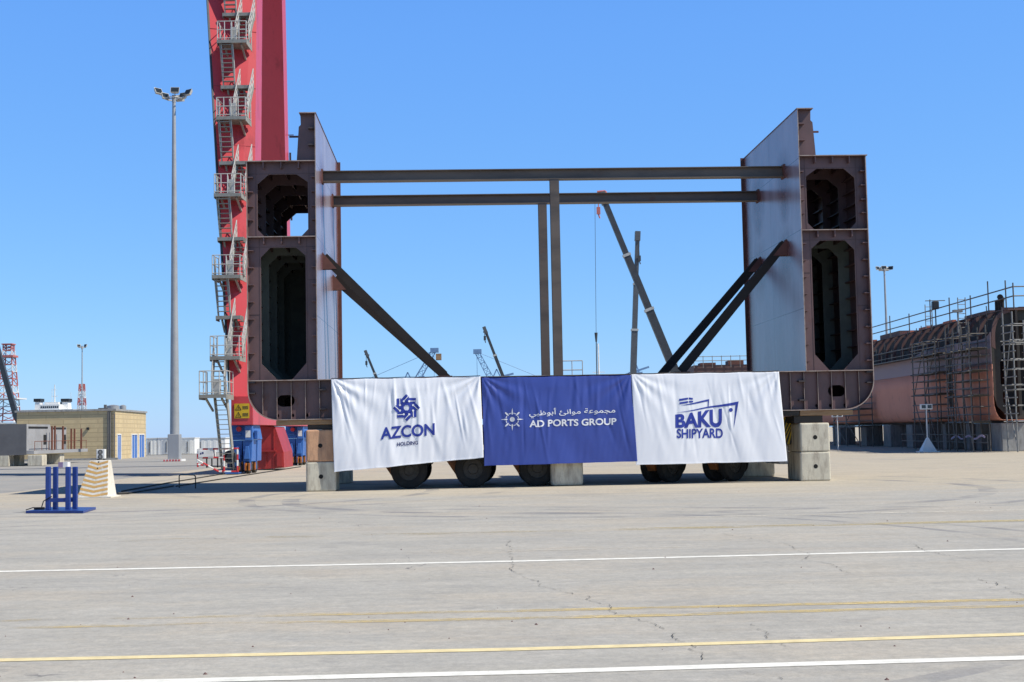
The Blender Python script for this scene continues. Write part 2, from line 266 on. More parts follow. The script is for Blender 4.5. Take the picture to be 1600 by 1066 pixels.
# ------------------------------------------------------------------ mesh builder
class MB:
    def __init__(s): s.v = []; s.f = []; s.m = []; s.sm = False
    def add(s, vs, fs, mi=0):
        o = len(s.v); s.v += [Vector(x) for x in vs]
        for k, f in enumerate(fs):
            s.f.append([o+i for i in f]); s.m.append(mi[k] if isinstance(mi, (list, tuple)) else mi)
        return s
    def box(s, a, b, mi=0):
        x0, y0, z0 = (min(p, q) for p, q in zip(a, b)); x1, y1, z1 = (max(p, q) for p, q in zip(a, b))
        return s.add([(x0,y0,z0),(x1,y0,z0),(x1,y1,z0),(x0,y1,z0),(x0,y0,z1),(x1,y0,z1),(x1,y1,z1),(x0,y1,z1)],
              [(0,3,2,1),(4,5,6,7),(0,1,5,4),(1,2,6,5),(2,3,7,6),(3,0,4,7)], mi)   # bottom, top, front(-y), +x, back, -x
    def hexa(s, p, mi=0):   # 8 corners: bottom ring 0-3, top ring 4-7
        return s.add(p, [(0,3,2,1),(4,5,6,7),(0,1,5,4),(1,2,6,5),(2,3,7,6),(3,0,4,7)], mi)
    def bar(s, p, q, w, h=None, up=(0,0,1), mi=0):
        p, q = Vector(p), Vector(q); h = w if h is None else h
        d = (q-p).normalized(); up = Vector(up)
        if abs(d.dot(up)) > 0.98: up = Vector((0,1,0)) if abs(d.y) < 0.9 else Vector((1,0,0))
        sx = d.cross(up).normalized()*(w/2); sy = sx.cross(d).normalized()*(h/2)
        return s.add([p-sx-sy, p+sx-sy, p+sx+sy, p-sx+sy, q-sx-sy, q+sx-sy, q+sx+sy, q-sx+sy],
              [(3,2,1,0),(4,5,6,7),(0,1,5,4),(1,2,6,5),(2,3,7,6),(3,0,4,7)], mi)
    def ibeam(s, p, q, up, h, b, tf=0.03, tw=0.02, mi=0):
        p, q = Vector(p), Vector(q); d = (q-p).normalized(); sx = d.cross(Vector(up)).normalized(); u = sx.cross(d).normalized()
        for k in (1, -1): s.bar(p+u*k*(h/2-tf/2), q+u*k*(h/2-tf/2), b, tf, u, mi)
        s.bar(p, q, tw, h-2*tf-0.002, u, mi); return s
    def tube(s, p, q, r, r2=None, n=8, mi=0, caps=True):
        p, q = Vector(p), Vector(q); r2 = r if r2 is None else r2
        d = (q-p).normalized(); a = Vector((0,0,1)) if abs(d.z) < 0.9 else Vector((1,0,0)); x = d.cross(a).normalized(); y = d.cross(x)
        vs = []
        for c, rr in ((p, r), (q, r2)):
            for i in range(n): t = 2*math.pi*i/n; vs.append(c + x*math.cos(t)*rr + y*math.sin(t)*rr)
        fs = [(i, (i+1) % n, n+(i+1) % n, n+i) for i in range(n)]
        if caps: fs += [tuple(reversed(range(n))), tuple(range(n, 2*n))]
        return s.add(vs, fs, mi)
    def path(s, pts, r, n=6, mi=0):
        for a, b in zip(pts, pts[1:]): s.tube(a, b, r, None, n, mi)
        return s
    def striped(s, p, q, r, step=0.25, n=6):
        p, q = Vector(p), Vector(q); L = (q-p).length; k = max(2, int(L/step)); 
        for i in range(k): s.tube(p.lerp(q, i/k), p.lerp(q, (i+1)/k), r, None, n, i % 2)
        return s
    def prism(s, loops, f0, f1, mi=0, mside=None):
        """planar polygon with holes: loops of 2D points; f0/f1 map (a,b)->3D for the two caps"""
        tri = geometry.tessellate_polygon([[Vector((a, b, 0)) for a, b in l] for l in loops])
        flat = [p for l in loops for p in l]; n = len(flat)
        vs = [f0(a, b) for a, b in flat] + [f1(a, b) for a, b in flat]
        fs = []; ms = []
        for t in tri:
            a, b, c = t
            ar = (flat[b][0]-flat[a][0])*(flat[c][1]-flat[a][1]) - (flat[c][0]-flat[a][0])*(flat[b][1]-flat[a][1])
            if ar < 0: a, b, c = c, b, a
            fs += [(a, b, c), (n+c, n+b, n+a)]; ms += [mi, mi]
        o = 0
        for l in loops:
            k = len(l)
            for i in range(k): j = (i+1) % k; fs.append((o+i, n+o+i, n+o+j, o+j)); ms.append(mi if mside is None else mside)
            o += k
        return s.add(vs, fs, ms)
    def wheel(s, c, ax, r, wd, n=28, mi=0):
        c, ax = Vector(c), Vector(ax).normalized(); a = Vector((0,0,1)); x = ax.cross(a).normalized(); y = ax.cross(x)
        prof = [(r*0.55,-0.42),(r*0.62,-0.5),(r*0.9,-0.5),(r*0.985,-0.40),(r,-0.25),(r,0.25),(r*0.985,0.40),(r*0.9,0.5),(r*0.62,0.5),(r*0.55,0.42)]
        vs = []; m = len(prof)
        for i in range(n):
            t = 2*math.pi*i/n
            for rr, ww in prof: vs.append(c + (x*math.cos(t)+y*math.sin(t))*rr + ax*ww*wd)
        fs = [(i*m+j, i*m+(j+1) % m, ((i+1) % n)*m+(j+1) % m, ((i+1) % n)*m+j) for i in range(n) for j in range(m)]
        return s.add(vs, fs, mi)
    def lattice(s, p, q, w0, w1, n, t, up=(0,1,0), mi=0, alt=None):
        p, q = Vector(p), Vector(q); d = (q-p).normalized(); x = d.cross(Vector(up)).normalized(); y = x.cross(d).normalized()
        def c(i, k):
            f = i/n; w_ = (w0+(w1-w0)*f)/2; sx, sy = ((-1,-1),(1,-1),(1,1),(-1,1))[k]; return p.lerp(q, f) + x*sx*w_ + y*sy*w_
        for i in range(n):
            m_ = mi if alt is None else alt(i/n)
            for k in range(4):
                s.bar(c(i,k), c(i+1,k), t, mi=m_); s.bar(c(i,k), c(i+1,(k+1) % 4), t*0.6, mi=m_); s.bar(c(i,k), c(i,(k+1) % 4), t*0.6, mi=m_)
        return s
    def build(s, name, mats, parent=None, world=False, smooth=False, bevel=0.0):
        me = bpy.data.meshes.new(name); mats = mats if isinstance(mats, (list, tuple)) else [mats]
        vs = s.v
        if world and parent is not None: inv = FR[parent.name].inverted(); vs = [inv @ v for v in vs]
        me.from_pydata([tuple(v) for v in vs], [], s.f)
        for k in mats: me.materials.append(MATS[k])
        for p, mi in zip(me.polygons, s.m): p.material_index = mi; p.use_smooth = smooth
        bm = bmesh.new(); bm.from_mesh(me); bmesh.ops.recalc_face_normals(bm, faces=bm.faces); bm.to_mesh(me); bm.free()
        me.update()
        if smooth and hasattr(me, 'set_sharp_from_angle'): me.set_sharp_from_angle(angle=R(40))
        o = bpy.data.objects.new(name, me); col.objects.link(o)
        if parent is not None: o.parent = parent; FR[o.name] = FR[parent.name]
        else: FR[o.name] = Matrix()
        if bevel:
            b = o.modifiers.new('bevel', 'BEVEL'); b.width = bevel; b.segments = 2; b.limit_method = 'ANGLE'
        return o
FR = {}
def thing(name, label, cat, loc=(0,0,0), rz=0.0, group=None):
    o = bpy.data.objects.new(name, None); col.objects.link(o); o.empty_display_size = 0.3
    o.location = loc; o.rotation_euler = (0, 0, rz); o['label'] = label; o['category'] = cat
    if group: o['group'] = group
    FR[o.name] = Matrix.Translation(loc) @ Matrix.Rotation(rz, 4, 'Z'); return o
def tag(o, label, cat, group=None):
    o['label'] = label; o['category'] = cat
    if group: o['group'] = group
    return o
def struct(o, kind='structure'): o['kind'] = kind; return o
KIDS = {}
def dup(root, loc, rz, label, group=None):
    r = root.copy(); col.objects.link(r); r.location = loc; r.rotation_euler = (0, 0, rz); r['label'] = label
    if group: r['group'] = group
    FR[r.name] = Matrix.Translation(loc) @ Matrix.Rotation(rz, 4, 'Z')
    def rec(src, dst):
        for ch in [o for o in list(col.objects) if o.parent == src]:
            c = ch.copy(); col.objects.link(c); c.parent = dst; FR[c.name] = FR[r.name]; rec(ch, c)
    rec(root, r); return r
def oneshot(mb, name, mats, base, label, cat, group=None, **k):
    """a thing that is one mesh with its origin at its base"""
    b = Vector(base); mb.v = [v-b for v in mb.v]; o = mb.build(name, mats, None, **k); o.location = b
    FR[o.name] = Matrix.Translation(b); return tag(o, label, cat, group)

# ------------------------------------------------------------------ setting
g = MB()
nx, ny = 24, 24
g.add([(-2500,-40,0),(2500,-40,0),(2500,3500,0),(-2500,3500,0)], [(0,1,2,3)])
struct(g.build('ground', 'pavement'))
struct(MB().add([(-2400,250,0.02),(-18,250,0.02),(-18,1400,0.02),(2400,1400,0.02),(2400,3400,0.02),(-2400,3400,0.02)], [(0,1,2,3,4,5)]).build('sea', 'sea_water'))
def line(name, m, pts, wd, z=0.004):
    P = [G(*p) for p in pts]; b = MB(); a = P[0]-(P[1]-P[0])*0.6; e = P[-1]+(P[-1]-P[-2])*0.6
    P = [a]+P[1:-1]+[e]; q = []
    for i in range(len(P)-1):
        n = max(1, int((P[i+1]-P[i]).length/0.8)); q += [P[i].lerp(P[i+1], k/n) for k in range(n)]
    q.append(P[-1]); d = (P[-1]-P[0]).normalized(); s = Vector((-d.y, d.x, 0))
    vs = []
    for i, p in enumerate(q):
        j = noise.noise(Vector((i*0.35, wd*30, 3.3)))*0.018; k = noise.noise(Vector((i*0.6, wd*30, 9.3)))*0.012
        vs += [p+s*(wd/2+j+k)+Vector((0,0,z)), p-s*(wd/2-j)+Vector((0,0,z))]
    b.add(vs, [(2*i, 2*i+1, 2*i+3, 2*i+2) for i in range(len(q)-1)])
    return struct(b.build(name, m))
line('white_road_line', 'line_white', [(0,893.5),(800,877.5),(1600,858)], 0.20)
line('white_road_line', 'line_white', [(150,1067),(800,1051.5),(1600,1028)], 0.18)
line('yellow_road_line', 'line_yellow', [(0,1032),(800,1015),(1600,991.5)], 0.16)
line('worn_yellow_road_line', 'line_yellow_worn', [(0,970),(800,955),(1600,937)], 0.19)
line('worn_yellow_road_line', 'line_yellow_worn', [(0,981.5),(800,967),(1600,947)], 0.19)
line('faint_yellow_road_line', 'line_yellow_faint', [(0,850),(800,831),(1600,813.5)], 0.5)
line('faint_white_road_line', 'line_white_worn', [(100,832),(800,814.5),(1600,797)], 0.22)
line('faint_white_road_line', 'line_white_worn', [(80,877),(330,871)], 0.16)
line('faint_white_road_line', 'line_white_worn', [(800,861),(1010,856)], 0.2)
cracks = [[(795,845),(799,872),(800,892),(830,907),(850,918),(890,925),(920,936),(947,945),(950,952),(975,962),(1007,970),(1040,990),(1070,1005),(1075,1014),(1100,1030),(1130,1040),(1170,1055),(1225,1066)],
          [(1100,829),(1170,842),(1200,847),(1235,852),(1257,865),(1260,875),(1300,885),(1330,897)],
          [(1530,903),(1560,915),(1600,931)], [(1420,848),(1450,861),(1500,872),(1600,888)], [(1170,975),(1210,1000),(1235,1012)]]
b = MB()
for ck in cracks:
    P = [G(*p) for p in ck]; q = []
    for i in range(len(P)-1):
        n = max(2, int((P[i+1]-P[i]).length/0.04))
        for k in range(n):
            p = P[i].lerp(P[i+1], k/n); nz = noise.noise_vector(p*2.3)*0.11 + noise.noise_vector(p*8)*0.05+noise.noise_vector(p*22)*0.03; q.append(Vector((p.x+nz.x, p.y+nz.y, 0)))
    for i in range(len(q)-1):
        wd = 0.0015+0.008*abs(noise.noise(q[i]*6.1)) ; d = q[i+1]-q[i]
        if d.length < 1e-4: continue
        if noise.noise(q[i]*4.6+Vector((5,2,1))) < -0.18: continue
        s = Vector((-d.y, d.x, 0)).normalized()*wd; z = Vector((0,0,0.008))
        b.add([q[i]-s+z, q[i+1]-s+z, q[i+1]+s+z, q[i]+s+z], [(0,1,2,3)])
struct(b.build('pavement_crack', 'crack_dark'))
b = MB()
for i in range(110):
    Y = 8.5+34*random.random()**1.6; X = (random.random()-0.5)*0.84*Y; r = random.choice((0.007,0.009,0.012,0.018)); p = Vector((X, Y, r*0.3))
    vs = [p+Vector((math.cos(t)*r*random.uniform(.7,1.3), math.sin(t)*r*random.uniform(.7,1.3), -r*0.3)) for t in [k*math.pi/3 for k in range(6)]] + [p+Vector((0,0,r*0.7))]
    b.add(vs, [(k, (k+1) % 6, 6) for k in range(6)])
struct(b.build('gravel', 'pebble'), 'stuff')

# ------------------------------------------------------------------ ship hull section
W2, w2, ZD, ZM, ZT, ZP, L, ZB = 10.73, 8.36, 3.785, 8.688, 11.266, 12.93, 8.62, 2.42
T = 0.03
hs = thing('ship_hull_section', 'huge brown U shaped ship hull section open to the sky, resting on concrete blocks', 'ship section', (MX, MY, 0), YAW)
def mirr(poly, s): return [(a*s, b) for a, b in poly]
# shell with bilge radius
prof = [(-W2, ZT), (-W2, 3.45)]
for i in range(1, 13):
    t = i/12*math.pi/2; prof.append((-W2+1.03-1.03*math.cos(t), 3.45-1.03*math.sin(t)))
inn = [(-W2+T, ZT), (-W2+T, 3.45)]
for i in range(1, 13):
    t = i/12*math.pi/2; inn.append((-W2+1.03-(1.03-T)*math.cos(t), 3.45-(1.03-T)*math.sin(t)))
prof_full = prof + mirr(prof, -1)[::-1]; inn_full = inn + mirr(inn, -1)[::-1]
b = MB(); n = len(prof_full)
for i in range(n-1):
    (a0, z0), (a1, z1) = prof_full[i], prof_full[i+1]; (c0, y0), (c1, y1) = inn_full[i], inn_full[i+1]
    b.add([(a0,0,z0),(a1,0,z1),(c1,0,y1),(c0,0,y0),(a0,L,z0),(a1,L,z1),(c1,L,y1),(c0,L,y0)],
          [(0,1,2,3),(7,6,5,4),(0,4,5,1),(3,2,6,7)], [1,0,0,0])
b.build('hull_plating', ['web_primer','edge_steel'], hs)
MI = [0,0,1,0,0,0]
b = MB().box((-W2+T+.003, 0, ZD-T), (W2-T-.003, L, ZD), MI); b.build('tank_top', ['web_primer','edge_steel'], hs)
for s in (-1, 1):
    wm = 'wall_chalked' if s < 0 else 'wall_plain'
    x0, x1 = sorted((s*w2, s*(w2+0.028)))
    b = MB().box((x0, -0.01, ZD+.003), (x1, L, ZP), MI); ow = b.build('inner_wall', [wm,'edge_steel'], hs)
    o1, o2 = sorted((s*(w2+.031), s*(W2-T-.003)))
    MB().box((o1, 0, ZM-T), (o2, L, ZM), MI).build('side_deck', ['web_primer','edge_steel'], hs)
    o1, o2 = sorted((s*(w2+.031), s*(W2+.05)))
    MB().box((o1, -.02, ZT), (o2, L, ZT+T), MI).build('top_deck', ['web_primer','edge_steel'], hs)
    # rear edge flange, rusty and standing a little above the coaming
    e1, e2 = sorted((s*(w2-0.12), s*(w2+0.10)))
    MB().box((e1, L+.003, ZD), (e2, L+.05, ZP+.06)).build('end_flange', 'rust_plate', hs)
    # coaming top flange
    c1, c2 = sorted((s*(w2-.02), s*(w2+.56)))
    MB().box((c1, -.03, ZP+.002), (c2, L, ZP+.032), MI).build('coaming_flange', ['web_primer','edge_steel'], hs)
    for v in (0.25, 2.3, 4.4, 6.5, 8.45):
        pl = [(s*(w2+.031), ZT+T+.002), (s*(w2+.68), ZT+T+.002), (s*(w2+.60), ZT+1.25), (s*(w2+.53), ZT+1.32), (s*(w2+.54), ZP-.002), (s*(w2+.031), ZP-.002)]
        MB().prism([pl], lambda a, c: (a, v, c), lambda a, c: (a, v+.025, c)).build('coaming_bracket', 'web_primer', hs)
    for z, l in ((ZT+.56, .26), (ZT+1.14, .26)):
        c1, c2 = sorted((s*(w2+.031), s*(w2+l))); MB().box((c1, .02, z), (c2, L-.05, z+.05)).build('longitudinal', 'dark_bulb' if s < 0 else 'web_primer', hs)
    xa = s*(w2+.70); c1, c2 = sorted((xa, xa+s*.32)); MB().box((c1, 1.0, ZT+1.05), (c2, 1.06, ZT+1.11)).build('lifting_lug', 'rust_plate', hs)
    # web frames with chamfered openings
    for k, v in enumerate((0.28, 2.3, 4.4, 6.5, 8.4)):
        def f0(a, c): return (s*a, v, c)
        def f1(a, c): return (s*a, v+.022, c)
        out = [(w2+.031, ZM+.002), (W2-T-.003, ZM+.002), (W2-T-.003, ZT-.002), (w2+.031, ZT-.002)]
        a0, a1, z0, z1 = w2+.31, W2-.34, ZM+.004, ZT-.40
        h = [(a0+.26,z0),(a1-.26,z0),(a1,z0+.27),(a1,z1-.33),(a1-.38,z1),(a0+.38,z1),(a0,z1-.27),(a0,z0+.27)]
        MB().prism([out, h], f0, f1, 0, 1).build('web_frame', ['web_primer','edge_steel'], hs)
        out = [(w2+.031, ZD+.002), (W2-T-.003, ZD+.002), (W2-T-.003, ZM-T-.002), (w2+.031, ZM-T-.002)]
        a0, a1, z0, z1 = w2+.41, W2-.44, ZD+.004, ZM-.36
        h = [(a0+.50,z0),(a1-.54,z0),(a1,z0+.57),(a1,z1-.33),(a1-.32,z1),(a0+.32,z1),(a0,z1-.28),(a0,z0+.57)]
        MB().prism([out, h], f0, f1, 0, 1).build('web_frame', ['web_primer' if k == 0 else 'tank_green','edge_steel'], hs)
    for (ua, ub, za, zb_) in ((w2+.26,w2+.275,ZM+.01,ZT-.01),(W2-.30,W2-.285,ZM+.01,ZT-.01),(w2+.036,W2-.036,ZT-.385,ZT-.372),(w2+.36,w2+.374,ZD+.01,ZM-.05),(W2-.40,W2-.386,ZD+.01,ZM-.05),(w2+.036,W2-.036,ZM-.345,ZM-.332),(W2-.40,W2-.036,6.02,6.045),(w2+.036,w2+.36,7.2,7.22)):
        c1, c2 = sorted((s*ua, s*ub)); MB().box((c1, .272, za), (c2, .279, zb_)).build('weld_seam', 'seam_dark', hs)
    c1, c2 = sorted((s*(w2+.035), s*(W2-.035)))
    MB().box((c1, 8.50, ZD+.004), (c2, 8.53, ZM-T-.004)).build('rear_bulkhead', 'tank_green', hs)
    # longitudinals: short bulb flats that run the length of the block
    def lon(a, c, b_): MB().box(a, b_).build('longitudinal', c, hs)
    for z in (8.55+.7, 9.72, 10.22, 10.72):
        lon((s*(W2-T-.003), .04, z), 'web_primer', (s*(W2-.20), 8.35, z+.035)); lon((s*(w2+.031), .04, z), 'web_primer', (s*(w2+.17), 8.35, z+.035))
    for i in range(8):
        z = 4.1+i*.585
        lon((s*(W2-T-.003), .04, z), 'web_primer' , (s*(W2-.21), 8.35, z+.035)); lon((s*(w2+.031), .04, z), 'web_primer', (s*(w2+.18), 8.35, z+.035))
    for a in (w2+.58, w2+1.18, w2+1.78):
        for zt in (ZT-.002, ZM-T-.002): lon((s*a, .04, zt), 'web_primer', (s*(a+.04), 8.35, zt-.22))
    # stiffeners and manhole on the double bottom floor
    for i in range(1, 8):
        a = W2-.48*i; zb = ZB+T+.004 if i > 2 else 3.45-math.sqrt(max(.0, 1.0-(max(0, 1.0-.48*i+.03))**2))+.02
        c1, c2 = sorted((s*a, s*(a-.016))); MB().box((c1, .16, zb), (c2, .277, ZD-T-.003), MI).build('floor_stiffener', ['web_primer','edge_steel'], hs)
    for z in (ZD-.38, ZD-1.03):
        c1, c2 = sorted((s*(W2-2.39), s*(W2-2.62))); MB().box((c1, .03, z), (c2, .27, z+.05)).build('pipe_stub', 'dark_bulb', hs)
    for z in (ZD-.10, ZD-.46):
        c1, c2 = sorted((s*(W2-.05), s*(W2-.24))); MB().box((c1, .03, z), (c2, .27, z+.045)).build('pipe_stub', 'dark_bulb', hs)
def oval(cx, cz, rw, rh, s=1):
    r = rh; o = []
    for i in range(24):
        t = 2*math.pi*i/24; o.append((cx+math.cos(t)*r+(rw-rh)*(1 if math.cos(t) > 0 else -1), cz+math.sin(t)*r))
    return o
for k, v in enumerate((0.28, 2.3, 4.4, 6.5, 8.4)):
    out = [(a, z) for a, z in inn_full if z < ZD-.2]; out = [(-W2+T, ZD-T-.003)] + out + [(W2-T, ZD-T-.003)]
    holes = [oval(-9.48, 3.08, .30, .20), oval(9.48, 3.08, .30, .20)] + [oval(x, 3.08, .30, .20) for x in (-6.5,-3.2,0,3.2,6.5)]
    holes += [oval(x*s, ZB+.16, .045, .07) for x in (9.75, 9.24, 8.76) for s in (-1, 1)]
    MB().prism([out]+holes, lambda a, c: (a, v, c), lambda a, c: (a, v+.022, c), 0, 1).build('bottom_floor', ['web_primer','edge_steel'], hs)
# internal beams, posts and braces
ZV = 0.374
v1, v2 = 2.2, 6.3
pb1 = ML(503,276,v1); pb1r = ML(1225,270,v1); pb2 = ML(521,314,v2); pb2r = ML(1180,308,v2)
zb1 = (pb1.z+pb1r.z)/2; zb2 = (pb2.z+pb2r.z)/2
for v, z in ((v1, zb1), (v2, zb2)):
    MB().ibeam((-w2+.01, v, z), (w2-.01, v, z), (0,0,1), .39, .36).build('cross_beam', 'beam_steel', hs)
    for s in (-1, 1):
        c1, c2 = sorted((s*w2, s*(w2-.04))); MB().box((c1, v-.22, z-.24), (c2, v+.22, z+.26)).build('end_plate', 'rust_plate', hs)
for v, zt, x in ((v1, zb1-.197, ML(869,430,v1).x), (v2, zb2-.197, ML(850,450,v2).x)):
    MB().ibeam((x, v, ZD+.004), (x, v, zt), (0,1,0), .33, .325).build('post', 'beam_steel', hs)
for (pa, pb, v) in (((503,398),(690,582),v1), ((521,434),(684,578),v2), ((1226,380),(1066,578),v1), ((1183,410),(1040,578),v2)):
    a = ML(*pa, v); c = ML(*pb, v); d = (c-a).normalized(); s = -1 if a.x < 0 else 1
    a = a + d*((s*(w2-.05)-a.x)/d.x); c = a + d*((ZD+.16-a.z)/d.z)
    MB().ibeam(a, c, (0,1,0), .30, .30).build('brace', 'brace_steel', hs)
    MB().box((c.x-.28, v-.2, ZD+.004), (c.x+.28, v+.2, ZD+.13)).build('foot_plate', 'rust_plate', hs)
    e = c - d*.62 + Vector((-s*.24, 0, .2))
    if s < 0 and v == v1: MB().box((e.x-.10, v-.16, e.z-.10), (e.x+.10, v+.16, e.z+.12)).build('lug', 'timber_tan', hs)
    g1 = [(s*w2, a.z+.15), (s*(w2-.5), a.z-.45), (s*w2, a.z-.45)]
    MB().prism([g1], lambda p, q: (p, v-.16, q), lambda p, q: (p, v+.16, q)).build('gusset', 'rust_plate', hs)
hr = MB()   # handrail on the tank top by the posts
for x in (.3, .75, 1.15): hr.tube((x, 5.2, ZD), (x, 5.2, ZD+.75), .018, None, 6)
hr.tube((.3,5.2,ZD+.75), (1.15,5.2,ZD+.75), .018); hr.tube((.3,5.2,ZD+.4), (1.15,5.2,ZD+.4), .018)
hr.build('handrail', 'galvanised', hs)

# ------------------------------------------------------------------ concrete blocks and timbers
def cblock(name, x0, x1, v0, v1_, z0, z1, m, label, group, hole=True, ch=.05):
    cx, cv = (x0+x1)/2, (v0+v1_)/2; base = MF @ Vector((cx, cv, z0))
    t = thing(name, label, 'concrete block', base, YAW+random.uniform(-.012,.012), group)
    hx, hv, hz = (x1-x0)/2, (v1_-v0)/2, z1-z0
    MB().box((-hx,-hv,0.004), (hx,hv,hz-.004)).build('body', m, t, bevel=ch)
    if hole:
        o = MB(); o.tube((0,-hv-.004,hz*.5), (0,-hv+.03,hz*.5), .075, None, 16); o.build('lifting_socket', 'hole_dark', t)
    return t
GB = 'concrete keel blocks under the hull section'
pA0, pA1 = ML(479,767,.12).x, ML(526,767,.12).x
cblock('concrete_block', pA0, pA1, .02, 1.25, 0, 1.0, 'concrete_block', 'grey concrete block left of the banners, bottom one of the left stack', GB)
cblock('concrete_block', pA0, pA1-.06, .02, 1.25, 1.0, 2.08, 'concrete_rusty', 'rust tinted orange concrete block topmost in the stack at the left hull end', GB)
pE0, pE1 = ML(1251,752,.12).x, ML(1298,752,.12).x
cblock('concrete_block', pE0, pE1, .02, 1.9, 0, 1.0, 'concrete_block', 'pale concrete block right of the banners, lower of the right stack', GB)
cblock('concrete_block', pE0+.01, pE1-.01, .02, 1.9, 1.0, 1.99, 'concrete_block', 'pale concrete block right of the banners, upper of the right stack', GB)
pC0, pC1 = ML(862,758,.2).x, ML(912,758,.2).x
cblock('concrete_block', pC0, pC1, .2, 1.4, 0, 1.02, 'concrete_block', 'weathered concrete block standing below the blue banner', GB, False, .12)
cblock('concrete_block', pC0, pC1, .2, 1.4, 1.02, 2.02, 'concrete_block', 'concrete block hidden behind the lower edge of the blue banner', GB, False)
vB = 6.9; pB1 = ML(548.5,752,vB).x
cblock('concrete_block', pB1-1.1, pB1, vB, vB+1.1, 0, 1.0, 'concrete_block', 'shaded concrete block behind the bottom left corner of the left white banner', GB, False)
cblock('concrete_block', pB1-1.1, pB1, vB, vB+1.1, 1.0, 2.0, 'concrete_block', 'rear concrete block behind the left white banner, upper of its stack', GB, False)
vD = 5.0; pD1 = ML(1211,744,vD).x
cblock('concrete_block', pD1-1.3, pD1, vD, vD+1.2, 0, 1.0, 'concrete_block', 'concrete block behind the bottom right corner of the right white banner', GB, False)
cblock('concrete_block', pD1-1.3, pD1, vD, vD+1.2, 1.0, 2.0, 'concrete_block', 'rear concrete block behind the right white banner, upper of its stack', GB, False)
def timber(x0, x1, v0, v1_, z0, z1, m, label):
    bx = MF @ Vector(((x0+x1)/2, (v0+v1_)/2, z0)); hx, hv = (x1-x0)/2, (v1_-v0)/2
    o = MB().box((-hx,-hv,.003), (hx,hv,z1-z0-.003)).build('timber_baulk', m, None, bevel=.012); o.location = bx; o.rotation_euler = (0,0,YAW)
    tag(o, label, 'timber', 'packing timbers on the concrete blocks')
timber(pA0+.05, pA1+.8, .14, 1.1, 2.08, 2.25, 'timber_dark', 'dark packing timber on the orange tinted concrete block')
timber(pA0-1.0, pA1+1.2, .08, .9, 2.25, 2.42, 'timber_tan', 'tan plank under the left bilge of the hull section')
timber(pE0-.15, pE1-.2, .14, 1.5, 1.99, 2.24, 'timber_dark', 'black packing timber on the right concrete stack')
timber(pE0+.05, pE1+.85, .08, 1.3, 2.24, 2.42, 'timber_tan', 'tan plank under the right bilge of the hull section')
timber(pE0-2.6, pE0+.02, .05, .9, 2.24, 2.42, 'timber_dark', 'dark beam between right white banner and right concrete stack')
timber(pC0, pC1, .25, 1.3, 2.02, 2.42, 'timber_dark', 'packing timber behind the blue banner')
timber(pB1-1.1, pB1, vB, vB+1, 2.0, 2.42, 'timber_dark', 'packing timber on the rear stack behind the left banner')
timber(pD1-1.3, pD1, vD, vD+1, 2.0, 2.42, 'timber_dark', 'packing timber on the rear stack behind the right banner')

# ------------------------------------------------------------------ transporter
tr = thing('heavy_transporter', 'low yellow and black multi wheeled heavy transporter under the ship hull section', 'transporter', MF @ Vector((0,2.6,0)), YAW)
x1 = ML(1243,660,1.2).x
MB().box((-6.0,-1.2,1.45), (x1-.62,1.6,2.15)).build('chassis', 'dark_steel', tr, bevel=.03)
b = MB()   # hazard striped end box
for i in range(12):
    a = x1-.60; z0 = 1.25; 
    s0, s1 = i/12, (i+1)/12
    for (ya, yb) in ((-1.4, 1.7),):
        def pt(s_, top): return (a+.58*max(0, min(1, s_*1.6-.6*(0 if top else 1)+ .3*(1 if top else 0))), ya, z0+.95*(1 if top else 0))
    b.add([pt(s0,0), pt(s1,0), pt(s1,1), pt(s0,1)], [(0,1,2,3)], i % 2)
b.box((x1-.60,-1.39,1.25), (x1-.02,1.7,2.2), 0)
b.build('hazard_end', ['yellow_paint','black_paint'], tr)
MB().box((x1-.52,-1.0,.55), (x1-.18,1.2,1.22)).build('control_cabinet', 'white_paint', tr, bevel=.04)
def bogie(px, py, v, yaw, r=.63, off=.36):
    p = ML(px, py, v); base = Vector((p.x, v-2.6, 0))
    ax = Vector((math.sin(yaw), -math.cos(yaw), 0))
    arm = MB(); fwd = Vector((math.cos(yaw), math.sin(yaw), 0))
    c0 = base + Vector((0,0,r)); top = base - fwd*.75 + Vector((0,0,1.45))
    arm.bar(c0, top, .24, .34, ax); arm.bar(c0 - ax*(off-.1), c0 + ax*(off-.1), .16); arm.bar(top-Vector((0,0,.02)), top+Vector((0,0,.1)), .6, .5)
    arm.prism([[(-1.05,1.42),(-.98,1.0),(-.60,.42),(-.22,.50),(-.22,1.42)]], lambda p, q: base+fwd*p+Vector((0,0,q))+ax*.16, lambda p, q: base+fwd*p+Vector((0,0,q))-ax*.16)
    arm.build('swing_arm', 'swing_orange', tr)
    hs_ = MB(); hs_.path([base+fwd*(.62+.16*math.sin(t))+Vector((0,0,1.35-.6*k/8))+ax*.3 for k, t in enumerate([i*math.pi/8 for i in range(9)])], .03, 6); hs_.build('hose', 'rubber', tr)
    for s in (1, -1):
        c = c0 + ax*(off*s)
        wl = MB().wheel(c, ax, r, .34).build('wheel', 'rubber', tr, smooth=True)
        h = MB().tube(c-ax*.12, c+ax*.10, r*.56, None, 22); h.tube(c+ax*.10, c+ax*.15, r*.30, r*.26, 18)
        for k in range(10):
            t = k*math.pi/5; q = c + (fwd*math.cos(t)+Vector((0,0,1))*math.sin(t))*r*.42; h.tube(q+ax*.09, q+ax*.135, .022, None, 6)
        h.build('hub', 'hub_steel', wl)
for px, py, v, yw in ((640,745,1.2,.0), (740,745,1.2,-.05), (838,745,1.2,.03), (1035,740,1.6,.75), (1132,740,1.6,.72)):
    bogie(px, py, v, yw)
for px in (640, 740, 838, 1035, 1132): bogie(px+8, 740, 4.4, .04)

